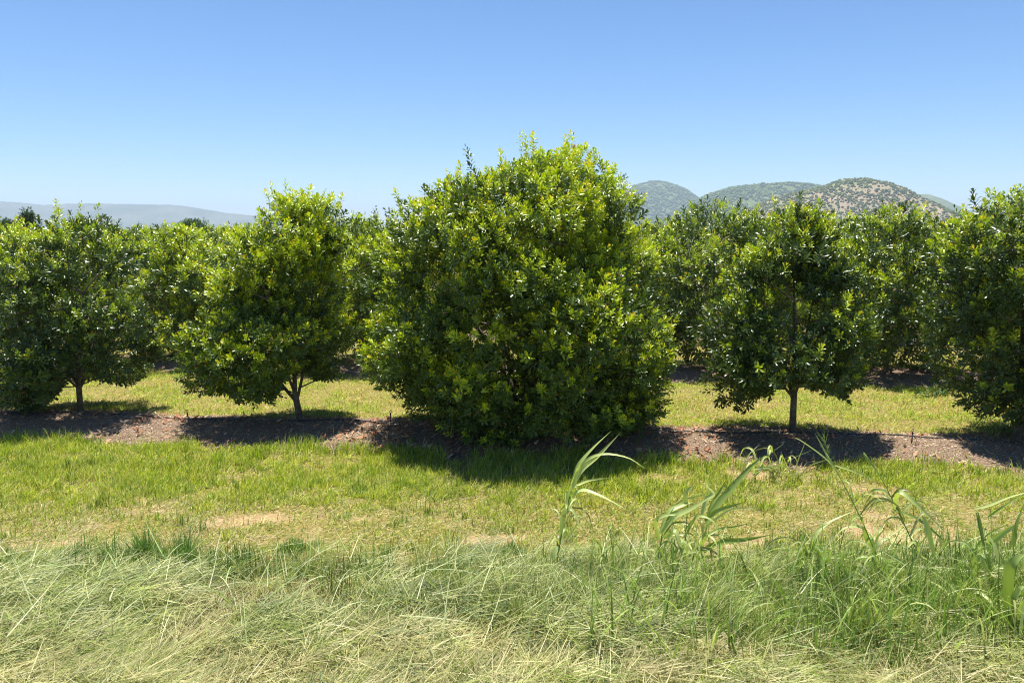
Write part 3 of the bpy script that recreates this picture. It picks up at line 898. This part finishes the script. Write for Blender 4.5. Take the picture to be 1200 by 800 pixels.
# darker upright tufts on the left
TUFT = [(100, 662, .25), (150, 670, .22), (170, 660, .3), (215, 668, .32), (222, 672, .28), (75, 668, .2), (40, 672, .18), (250, 672, .2), (285, 664, .16), (10, 680, .22), (130, 664, .24), (190, 672, .26), (345, 648, .14), (600, 655, .16)]
for (px, py, h) in TUFT:
    rx, ry, rz_ = ray(px, py); s = CAMH / -rz_; cx, cy = rx * s, ry * s; n = 420
    sx = rng.uniform(.6, 1.5); x = cx + rng.normal(0, .07 * sx, n); y = cy + rng.normal(0, .05 * sx, n); b = np.stack([x, y, gz(x, y)], 1)
    h = h * np.exp(-np.abs(x - cx) * 5) * rng.uniform(.3, 1.0, n) * 1.15
    tint = pal(n, [(0.09, 0.19, 0.035), (0.14, 0.25, 0.05), (0.2, 0.3, 0.08)], [3, 3, 1])
    parts.append(blades('', b, U(.6, 1.5, n) * h, U(.004, .007, n), U(0, 6.28, n), np.abs(rng.normal(.28, .2, n)), U(0, .8, n), tint, tint * 1.1, None, 5))
TG = [(0.13, 0.22, 0.035), (0.20, 0.30, 0.06), (0.09, 0.16, 0.025), (0.34, 0.38, 0.13)]
rnd_az = lambda x, y: rng.uniform(0, 6.28, len(x))
parts.append(bundles(650, 26, -1, 1, 6.25, 7.7, lambda x, y: sstep(.40, .60, fbm(x, y, .5, 181)) * (1 - sstep(6.8, 7.7, y)), .05, (.07, .24), (.004, .008), (.3, .2, .3), (.1, 1.0), TG, [3, 3, 2, 2], .0, rnd_az, 4, 1.6, .0))
parts.append(bundles(420, 34, -1, 1, 4.8, 6.6, lambda x, y: sstep(.25, .5, x / y + (fbm(x, y, .5, 183) - .5) * .3), .05, (.16, .46), (.004, .009), (.2, .15, .25), (.1, 1.2), TG, [3, 3, 3, 1], .0, rnd_az, 5, 1.6, .0))
# broad green blades standing among the right grass
x, y = scatter(1100, -.2, 1, 4.9, 6.6, lambda x, y: x / y > .1, True); n = len(x)
b = np.stack([x, y, gz(x, y)], 1); tint = pal(n, [(0.17, 0.27, 0.04), (0.28, 0.37, 0.08), (0.45, 0.48, 0.2)], [3, 3, 1.5])
parts.append(blades('', b, U(.3, .68, n), U(.010, .020, n), U(0, 6.28, n), np.abs(rng.normal(.3, .2, n)), U(.2, 1.7, n), tint, tint * 1.15, None, 7))
# long arching straws that stick out of the mass
x, y = scatter(800, -1, 1, 4.9, 6.5); n = len(x)
b = np.stack([x, y, gz(x, y) + U(.03, .2, n)], 1); tint = pal(n, [(0.45, 0.50, 0.24), (0.60, 0.58, 0.36), (0.3, 0.4, 0.15)], [3, 2, 3])
parts.append(blades('', b, U(.25, .65, n), U(.004, .010, n), U(0, 6.28, n), U(.6, 1.5, n), U(-.2, 1.4, n), tint, tint, None, 6))
join_blades('tall_grass', parts, M_GRASS, 'soft standing grass along the front edge, thickest on the right', 'tall grass')

# ------------------------------------------------------------------ mulch litter
parts = []
x, y = scatter(90000, -1, 1, 9.2, 13.2, lambda x, y: mulch_mask(x, y)); n = len(x)
b = np.stack([x, y, gz(x, y) + U(.0, .012, n)], 1)
tint = pal(n, [(0.33, 0.235, 0.155), (0.15, 0.09, 0.055), (0.60, 0.49, 0.37), (0.38, 0.17, 0.08)], [4, 3, 4.2, .9], .3)
parts.append(blades('', b, U(.015, .055, n), U(.004, .012, n), U(0, 6.28, n), U(1.2, 1.6, n), U(-.3, .2, n), tint, tint, None, 2))
# fallen brown leaves, more under the biggest tree and by the stake
x, y = scatter(9000, -1, 1, 9.4, 13.0, lambda x, y: mulch_mask(x, y) * (.12 + .8 * np.exp(-((x - .1) / 2.4) ** 2) + .9 * np.exp(-((x + 5.2) / .35) ** 2 - ((y - 12.0) / .3) ** 2))); n = len(x)
b = np.stack([x, y, gz(x, y) + .01], 1)
tint = pal(n, [(0.42, 0.18, 0.09), (0.50, 0.27, 0.15), (0.30, 0.12, 0.07), (0.58, 0.42, 0.28)], [3, 3, 2, 1.5], .15)
parts.append(blades('', b, U(.07, .13, n), U(.025, .04, n), U(0, 6.28, n), U(.9, 1.5, n), U(-.6, .5, n), tint, tint, None, 3))
x, y = scatter(26000, -1, 1, 14.5, 30.0, lambda x, y: mulch_mask(x, y)); n = len(x)
b = np.stack([x, y, gz(x, y) + .01], 1); tint = pal(n, [(0.36, 0.22, 0.15), (0.22, 0.12, 0.08), (0.50, 0.36, 0.27)], [4, 4, 2], .2)
parts.append(blades('', b, U(.04, .10, n), U(.012, .03, n), U(0, 6.28, n), U(1.1, 1.6, n), U(-.3, .2, n), tint, tint, None, 2))
# dry fringe at the back edge
x, y = scatter(90000, -1, 1, 10.6, 13.6, lambda x, y: np.exp(-((row_dist(x, y) - .38) / .12) ** 2) * (.25 + .75 * sstep(.4, .6, fbm(x, y, .5, 131)))); n = len(x)
b = np.stack([x, y, gz(x, y)], 1); tint = pal(n, [(0.50, 0.37, 0.22), (0.38, 0.25, 0.15), (0.42, 0.38, 0.15)], [3, 2, 1.5])
parts.append(blades('', b, U(.04, .10, n), U(.004, .007, n), U(0, 6.28, n), U(.3, 1.4, n), U(0, .6, n), tint, tint, None, 2))
join_blades('mulch_litter', parts, M_LITTER, 'brown wood chips and fallen leaves covering the mulch strips', 'mulch')


# ------------------------------------------------------------------ irrigation line and sprinklers
T = Tubes()
pxs = np.linspace(-13.5, 13.5, 136)
pts = [(a, float(row_y(a)) - .26 + .05 * math.sin(a * 1.7) + .03 * math.sin(a * 5.1), float(gz(a, float(row_y(a)) - .26)) + .012 + .010 * math.sin(a * 2.3 + 1)) for a in pxs]
T.add(pts, [.011] * len(pts), 8)
tag(T.build('irrigation_pipe', M_PIPE), 'thin black irrigation pipe running along the mulch under the front row', 'pipe')


def sprinkler(px, py, h, label, tilt):
    rx, ry, rz_ = ray(px, py); s = (CAMH - .1) / -rz_; X, Y = rx * s, ry * s; z = float(gz(X, Y))
    root = empty('sprinkler', (X, Y, z)); root.rotation_euler = (0, R(tilt), 0)
    tag(root, label, 'sprinkler', 'micro sprinklers along the irrigation pipe')
    T = Tubes(); T.add([(0, 0, -.06), (0, 0, h)], [.008, .009], 8); T.build('stake', M_STAKE, root)
    T = Tubes(); T.add([(0, 0, h), (0, 0, h + .018), (0, 0, h + .02), (0, 0, h + .03)], [.013, .013, .006, .006], 8)
    T.add([(-.014, 0, h + .03), (-.014, 0, h + .06)], [.003, .003], 6); T.add([(.014, 0, h + .03), (.014, 0, h + .06)], [.003, .003], 6)
    T.add([(-.016, 0, h + .031), (.016, 0, h + .031)], [.004, .004], 6)
    T.add([(0, 0, h + .058), (0, 0, h + .068)], [.017, .012], 8); T.build('spray_head', M_PIPE, root)
    T = Tubes(); T.add(spline([(.01, 0, h * .8), (.05, -.02, h * .45), (.03, -.05, .012)], 8), [.004] * 8, 6); T.build('feed_tube', M_PIPE, root)


x_, y_, z_ = ray(1088, 466); s_ = CAMH / -z_
wd = empty('weed', (x_ * s_, y_ * s_, float(gz(x_ * s_, y_ * s_))))
tag(wd, 'pale leafy weed on the grass behind the front row, by the right edge tree', 'weed')
rs = np.random.default_rng(12); pw = np.stack([rs.normal(0, .13, 16), rs.normal(0, .1, 16), rs.uniform(.0, .12, 16)], 1)
crown_mesh('leaf_cluster', 12, pw, rs.normal(0, .6, (16, 3)) + np.array([0, 0, .8]), np.zeros(16) + .35, M_FARLEAF, wd, .8)
sprinkler(222, 499, .18, 'sprinkler stake between the left edge tree and the bright tree, beside red leaves', -6)
sprinkler(458, 502, .18, 'sprinkler stake under the left side of the widest tree', 0)
sprinkler(1068, 522, .14, 'small black sprinkler on the bare mulch right of the slim tree', 2)


# ------------------------------------------------------------------ reeds and stalks in the foreground
def blade_leaf(pts, width, seed, age=.3, seg=14, droop=0):
    """broad folded grass leaf along 3-D points"""
    c = spline(pts, seg + 1); t = np.linspace(0, 1, seg + 1)
    w = 1.1 * width * np.interp(t, [0, .12, .35, .7, 1], [.45, .8, 1, .62, .0]) / 2 + .0006
    d = np.gradient(c, axis=0); d /= np.linalg.norm(d, axis=1, keepdims=True)
    rs = np.random.default_rng(seed)
    ref = np.array([rs.normal(0, .35), -.75, .65]); tw = rs.uniform(-.9, .9)
    side = np.cross(d, ref); side /= np.linalg.norm(side, axis=1, keepdims=True) + 1e-9
    nrm = np.cross(side, d)
    ang = tw * t[:, None]
    side = side * np.cos(ang) + nrm * np.sin(ang); nrm = np.cross(side, d)
    fold = w[:, None] * .35
    Lf = c - side * w[:, None] + nrm * fold; Rt = c + side * w[:, None] + nrm * fold
    V = np.stack([Lf, c, Rt], 1).reshape(-1, 3)
    q = []
    for i in range(seg):
        a = i * 3
        q += [(a, a + 1, a + 4, a + 3), (a + 1, a + 2, a + 5, a + 4)]
    at = np.zeros((len(V), 4)); at[:, 0] = age; at[:, 1] = np.clip(rs.random() * .6 + np.tile([0, .4, .15], len(V) // 3), 0, 1); at[:, 3] = 1
    if rs.random() < .5: at[:, 2] = np.repeat(sstep(.86, 1.0, t), 3) * .7
    return V, np.array(q), at


def reed(name, cat, label, stems, leaves, Y, mat=M_REED, heads=(), extra=13, group='reeds and grass stalks rising from the front edge'):
    """stems: [(pixel pts, dY list, radius)], leaves: [(pixel pts, dY0, dY1, width, age)]"""
    b0 = stems[0][0][0]; X0 = P(b0[0], b0[1], Y)[0]; z0 = float(gz(X0, Y))
    root = empty(name, (X0, Y, z0)); tag(root, label, cat, group); o = np.array([X0, Y, z0])
    for k, (pts, dy, r) in enumerate(stems):
        w = [np.array(P(px, py, Y + dy * i / max(1, len(pts) - 1))) - o for i, (px, py) in enumerate(pts)]
        w[0][2] = min(w[0][2], float(gz(w[0][0] + X0, Y)) - z0 - .02)
        c = spline(w, 12); T = Tubes(); T.add([tuple(p) for p in c], list(np.linspace(r, r * .4, 12)), 8)
        ob = T.build('stem', mat, root)
        a = ob.data.attributes.new('leaf', 'FLOAT_COLOR', 'POINT'); a.data.foreach_set('color', np.tile([.12, .3, 0, 1], len(ob.data.vertices)).astype(np.float32))
    for k, (pts, d0, d1, wd, age) in enumerate(leaves):
        m = len(pts)
        w = [np.array(P(px, py, Y + d0 + (d1 - d0) * i / (m - 1))) - o for i, (px, py) in enumerate(pts)]
        V, q, at = blade_leaf(w, wd, k + int(pts[0][0]), age)
        np_mesh('leaf', V, [q], mat, root, attr={'leaf': at}, smooth=True)
    rs = np.random.default_rng(int(b0[0]) * 7)
    for k in range(extra):                                # thin side leaves, some of them dry
        pts, dy, r = stems[k % len(stems)]
        w = np.array([np.array(P(px, py, Y + dy * i / max(1, len(pts) - 1))) - o for i, (px, py) in enumerate(pts)])
        p0 = spline(w, 20)[int(rs.integers(0, 13))]; a = rs.uniform(0, 6.28); L = rs.uniform(.18, .42); up = rs.uniform(.25, .95)
        dr = np.array([math.cos(a), math.sin(a) * .8, 0])
        V, q, at = blade_leaf([p0, p0 + dr * L * .3 + np.array([0, 0, L * up * .6]), p0 + dr * L * .75 + np.array([0, 0, L * up * .55]), p0 + dr * L + np.array([0, 0, L * (up - .7) * .6])],
                              rs.uniform(.010, .026), k + 50, rs.uniform(0, 1))
        if rs.random() < .2: at[:, 2] = .5
        np_mesh('leaf', V, [q], mat, root, attr={'leaf': at}, smooth=True)
    for (px, py, L, n, ang) in heads:                     # feathery seed heads
        c = np.array(P(px, py, Y)) - o; rs = np.random.default_rng(int(px)); T = Tubes()
        ax = np.array([math.sin(R(ang)), 0, math.cos(R(ang))])
        for i in range(n):
            s = c + ax * L * i / n; e = s + (ax * .8 + rs.normal(0, .35, 3)) * rs.uniform(.05, .11)
            T.add([tuple(s), tuple((s + e) / 2 + np.array([0, 0, .006])), tuple(e)], [.0016, .0013, .0008], 4, cap=False)
        ob = T.build('seed_head', mat, root)
        a = ob.data.attributes.new('leaf', 'FLOAT_COLOR', 'POINT'); a.data.foreach_set('color', np.tile([.35, .5, 0, 1], len(ob.data.vertices)).astype(np.float32))


reed('reed', 'reed', 'tall leaning reed with a broad pale leaf tip, in front of the widest tree',
     [([(646, 700), (652, 660), (660, 615), (668, 580), (676, 548)], .05, .009)],
     [([(668, 575), (680, 552), (700, 535), (727, 507)], 0, -.1, .045, .75), ([(670, 568), (678, 545), (695, 525), (716, 505)], .05, .15, .03, .35),
      ([(670, 565), (682, 543), (705, 532), (735, 536), (756, 549)], .0, -.2, .022, .8), ([(670, 572), (690, 563), (718, 559)], .02, .2, .018, .75),
      ([(670, 582), (682, 574), (706, 582), (740, 600)], 0, -.3, .032, .7), ([(668, 588), (666, 575), (664, 590), (660, 602)], .05, -.05, .03, .3),
      ([(660, 605), (668, 596), (676, 606), (680, 620)], 0, -.15, .025, .5), ([(654, 640), (650, 648), (646, 665), (644, 684)], -.02, -.06, .05, .75),
      ([(657, 625), (661, 600), (670, 585)], -.01, .02, .035, .6)], 6.35)
reed('reed', 'reed', 'left reed of the leafy pair, with drooping folded leaves beside the upright broad leaf',
     [([(776, 668), (774, 640), (780, 612), (790, 594)], 0, .008), ([(800, 668), (803, 630), (806, 590)], .1, .006)],
     [([(774, 625), (785, 600), (800, 592), (812, 588)], 0, .1, .05, .35), ([(775, 625), (790, 606), (806, 598), (820, 590), (838, 578)], -.05, -.2, .045, .6),
      ([(776, 612), (782, 600), (800, 586), (820, 580), (850, 572)], .05, .3, .02, .85), ([(772, 632), (768, 612), (778, 604), (800, 602)], 0, -.1, .035, .65),
      ([(806, 600), (803, 580), (808, 572), (812, 570)], .1, .1, .035, .6), ([(778, 630), (790, 622), (796, 638), (800, 655)], -.02, -.2, .05, .55),
      ([(775, 640), (770, 650), (768, 662)], -.02, -.1, .04, .3), ([(790, 650), (805, 645), (825, 648)], 0, -.2, .035, .7),
      ([(785, 655), (800, 640), (820, 632)], 0, -.1, .03, .5), ([(802, 622), (812, 610), (818, 600)], .1, .1, .022, .4)], 6.55)
reed('reed', 'reed', 'right reed of the leafy pair, with one long broad leaf pointing up to the mulch',
     [([(815, 668), (822, 640), (830, 612)], 0, .008)],
     [([(828, 614), (840, 592), (862, 566), (878, 548), (896, 533)], 0, .3, .055, .12), ([(828, 612), (834, 592), (842, 578), (852, 560)], .05, .2, .035, .2),
      ([(826, 610), (838, 600), (855, 593), (872, 588)], .0, -.2, .035, .2), ([(822, 605), (828, 585), (836, 578), (824, 566)], 0, .1, .04, .8),
      ([(824, 620), (842, 605), (860, 596), (892, 596)], -.05, -.3, .018, .9), ([(820, 646), (845, 635), (872, 632), (905, 626)], -.02, -.3, .045, .15),
      ([(826, 630), (842, 620), (860, 617), (880, 612)], .05, .2, .02, .12), ([(818, 650), (835, 640), (850, 628)], -.02, .1, .03, .65),
      ([(880, 550), (895, 548), (912, 546), (930, 549)], .25, .3, .014, .8), ([(816, 655), (830, 652), (846, 652)], -.05, -.15, .03, .5)], 6.65)
reed('grass_stalk', 'grass stalk', 'long dark stalk leaning left with a feathery head before the slim tree shadow',
     [([(1066, 730), (1040, 680), (1010, 610), (985, 560), (968, 530)], .5, .007)],
     [([(1030, 655), (1016, 632), (1010, 618), (988, 620), (972, 640)], .3, .2, .035, .45), ([(982, 552), (965, 535), (940, 517), (930, 512)], .5, .6, .012, .6),
      ([(978, 545), (1000, 552), (1030, 564)], .5, .4, .014, .5), ([(1015, 622), (1000, 612), (975, 600)], .4, .5, .015, .1),
      ([(1024, 640), (1022, 670), (1020, 690)], .3, .1, .035, .3), ([(1050, 705), (1030, 690), (1008, 681)], .1, 0, .022, .15),
      ([(985, 560), (972, 540), (962, 520), (955, 508)], .5, .55, .018, .35)], 6.1, heads=[(972, 535, .16, 26, -18)])
reed('grass_stalk', 'grass stalk', 'thin stalk with a big folded leaf bent over in the middle of the right grass',
     [([(1110, 700), (1080, 655), (1052, 598), (1030, 555), (1012, 530)], .4, .006)],
     [([(1047, 598), (1050, 582), (1056, 577), (1075, 592), (1115, 630)], .2, -.1, .045, .6), ([(1047, 597), (1075, 608), (1100, 628), (1108, 638)], .2, .1, .022, .1),
      ([(1082, 605), (1088, 622), (1094, 645), (1098, 662)], .1, 0, .04, .8), ([(1012, 530), (1018, 540), (1028, 552)], .4, .35, .022, .2),
      ([(1075, 648), (1100, 665), (1130, 685), (1160, 700)], .1, -.1, .022, .35), ([(1076, 650), (1060, 640), (1040, 636)], .1, .2, .016, .7)], 6.2)
reed('grass_stalk', 'grass stalk', 'pair of arching blades left of the crossing stalks, bright edge to the light',
     [([(944, 680), (948, 655), (955, 630)], 0, .006)],
     [([(946, 660), (955, 628), (972, 612), (1002, 598)], 0, .1, .035, .65), ([(944, 650), (952, 640), (960, 620)], 0, .05, .03, .2),
      ([(950, 656), (975, 652), (1000, 656), (1020, 664)], 0, -.2, .025, .7), ([(942, 648), (932, 645), (924, 655)], 0, -.1, .03, .5), ([(948, 662), (980, 640), (1010, 612)], .05, .2, .01, .7)], 6.45)
reed('grass_stalk', 'grass stalk', 'short stem carrying one broad bright leaf that curls down amid the right grass',
     [([(1022, 720), (1030, 670), (1034, 640)], 0, .006)],
     [([(1020, 690), (1022, 655), (1026, 632), (1038, 618)], 0, .05, .035, .4), ([(1034, 645), (1060, 660), (1082, 676)], 0, -.1, .018, .6),
      ([(1030, 690), (1040, 676), (1048, 665)], 0, .1, .03, .1), ([(1074, 672), (1078, 690), (1085, 708), (1078, 712)], 0, -.1, .045, .35), ([(1066, 665), (1074, 672), (1085, 690), (1098, 705)], 0, -.1, .022, .08)], 6.0)
reed('grass_stalk', 'grass stalk', 'stalk with a blunt drooping leaf standing low in the right grass',
     [([(1130, 760), (1126, 720), (1118, 690)], 0, .006)],
     [([(1118, 690), (1114, 684), (1120, 700), (1126, 740)], 0, -.1, .045, .35), ([(1122, 710), (1105, 690), (1085, 678)], 0, .2, .02, .6), ([(1125, 735), (1140, 715), (1160, 700)], 0, .1, .025, .5)], 5.6)
reed('reed', 'reed', 'bent reed near the right edge with a leaf folded over like a hook',
     [([(1168, 720), (1160, 670), (1150, 630), (1145, 600)], .1, .007), ([(1148, 690), (1143, 655), (1146, 640)], .0, .005)],
     [([(1143, 690), (1142, 662), (1148, 652), (1156, 666), (1168, 685)], 0, -.1, .04, .6), ([(1145, 600), (1150, 625), (1156, 655)], .1, .05, .03, .08),
      ([(1150, 630), (1164, 640), (1180, 665)], .1, 0, .035, .12), ([(1155, 640), (1175, 625), (1198, 610)], .1, -.1, .04, .55),
      ([(1142, 596), (1160, 592), (1185, 582), (1215, 574)], .2, 0, .02, .75), ([(1158, 605), (1178, 592), (1205, 575)], .1, -.1, .014, .1), ([(1156, 650), (1162, 620), (1158, 590)], .1, .2, .015, .6)], 5.9)
reed('reed', 'reed', 'dark broad-leaved reed rising along the right edge of the picture',
     [([(1190, 800), (1186, 750), (1184, 700), (1192, 660)], .05, .010), ([(1178, 770), (1170, 700), (1172, 640)], .1, .006)],
     [([(1184, 760), (1180, 700), (1182, 668), (1192, 655), (1206, 648)], 0, -.1, .075, .18), ([(1185, 700), (1188, 660), (1186, 630), (1190, 610)], .05, .1, .035, .05),
      ([(1188, 640), (1190, 620), (1200, 590)], .1, .1, .03, .1), ([(1184, 735), (1196, 710), (1210, 690)], -.05, -.1, .05, .4), ([(1186, 700), (1200, 690), (1214, 705)], -.05, -.2, .045, .55),
      ([(1182, 780), (1186, 740), (1192, 720)], -.05, -.05, .05, .25), ([(1172, 660), (1165, 640), (1158, 625)], .1, .2, .025, .4)], 5.25)
reed('grass_stalk', 'grass stalk', 'straw-coloured bent stalk lying across the lower right grass',
     [([(965, 705), (1010, 720), (1060, 735), (1120, 760), (1160, 775)], -.3, .004)],
     [([(1000, 717), (1020, 722), (1050, 730)], -.1, -.12, .014, .95), ([(1090, 748), (1110, 760), (1140, 790)], -.2, -.4, .02, .95)], 5.75)
reed('grass_stalk', 'grass stalk', 'pale dry forked grass tuft standing before the slim tree trunk',
     [([(880, 560), (900, 535), (918, 520)], .1, .004), ([(905, 560), (925, 540), (950, 528)], .1, .004)],
     [([(880, 562), (900, 545), (925, 535)], 0, .1, .014, .95), ([(868, 555), (876, 535), (890, 520)], 0, .1, .012, .95), ([(930, 560), (935, 540), (945, 515)], 0, 0, .014, .7),
      ([(935, 560), (950, 545), (978, 536)], 0, 0, .014, .8), ([(930, 560), (922, 545), (915, 528)], 0, 0, .012, .9)], 9.2)


# ------------------------------------------------------------------ air, sky, sun, camera
bm_v = np.array([[x, y, z] for x in (-9000, 9000) for y in (-9000, 9000) for z in (-3, 262)], float)
hz = np_mesh('haze', bm_v, [np.array([[0, 1, 3, 2], [4, 6, 7, 5], [0, 4, 5, 1], [2, 3, 7, 6], [0, 2, 6, 4], [1, 5, 7, 3]])], M_BARK)
hz.data.materials.clear()
m, nt, n_, L_ = new_mat('haze')
pv = N(nt, 'ShaderNodeVolumePrincipled', Density=HAZE if 'HAZE' in globals() else 0.00017)
pv.inputs['Color'].default_value = (.60, .70, .92, 1); pv.inputs['Anisotropy'].default_value = 0.0
o = n_.new('ShaderNodeOutputMaterial'); L_.new(pv.outputs[0], o.inputs['Volume'])
hz.data.materials.append(m); tag(hz, 'pale summer haze over the whole valley', 'haze', kind='stuff')

SUN_EL, SUN_AZ = R(77), R(-22)          # azimuth measured from +Y towards +X: behind the orchard, a little left
w = bpy.data.worlds.new('World'); S.world = w; w.use_nodes = True
nt = w.node_tree; nt.nodes.clear()
sky = nt.nodes.new('ShaderNodeTexSky'); sky.sky_type = 'NISHITA'; sky.sun_disc = False
sky.sun_elevation = SUN_EL; sky.sun_rotation = SUN_AZ; sky.altitude = 1500; sky.air_density = 1.0; sky.dust_density = 0.1; sky.ozone_density = 6.0
hs = nt.nodes.new('ShaderNodeHueSaturation'); hs.inputs['Saturation'].default_value = 1.12; nt.links.new(sky.outputs[0], hs.inputs['Color'])
bg = nt.nodes.new('ShaderNodeBackground'); bg.inputs[1].default_value = 0.080
ow = nt.nodes.new('ShaderNodeOutputWorld'); nt.links.new(hs.outputs[0], bg.inputs[0]); nt.links.new(bg.outputs[0], ow.inputs[0])

sl = bpy.data.lights.new('sun', 'SUN'); sl.energy = 4.6; sl.angle = R(.55); sl.color = (1, .955, .87)
so = bpy.data.objects.new('sun', sl); COL.objects.link(so)
dirv = Vector((math.sin(SUN_AZ) * math.cos(SUN_EL), math.cos(SUN_AZ) * math.cos(SUN_EL), math.sin(SUN_EL)))
so.rotation_euler = dirv.to_track_quat('Z', 'Y').to_euler(); so.location = (0, 0, 30)

cd = bpy.data.cameras.new('camera'); cd.sensor_width = 36; cd.lens = 36 * FPX / 1200; cd.clip_end = 40000; cd.clip_start = .1
co = bpy.data.objects.new('camera', cd); COL.objects.link(co); co.location = (0, 0, CAMH); co.rotation_euler = (R(90) - TILT, 0, 0)
S.camera = co

S.view_settings.view_transform = 'Standard'; S.view_settings.look = 'None'; S.view_settings.gamma = 1
S.view_settings.use_curve_mapping = False; S.view_settings.exposure = 1.0
S.render.engine = 'CYCLES'
cy = S.cycles
cy.max_bounces = 6; cy.diffuse_bounces = 3; cy.glossy_bounces = 2; cy.transmission_bounces = 3; cy.volume_bounces = 1; cy.transparent_max_bounces = 6
cy.use_denoising = True; cy.denoising_prefilter = 'NONE'; cy.filter_width = 1.05; cy.caustics_reflective = False; cy.caustics_refractive = False
cy.sample_clamp_indirect = 6
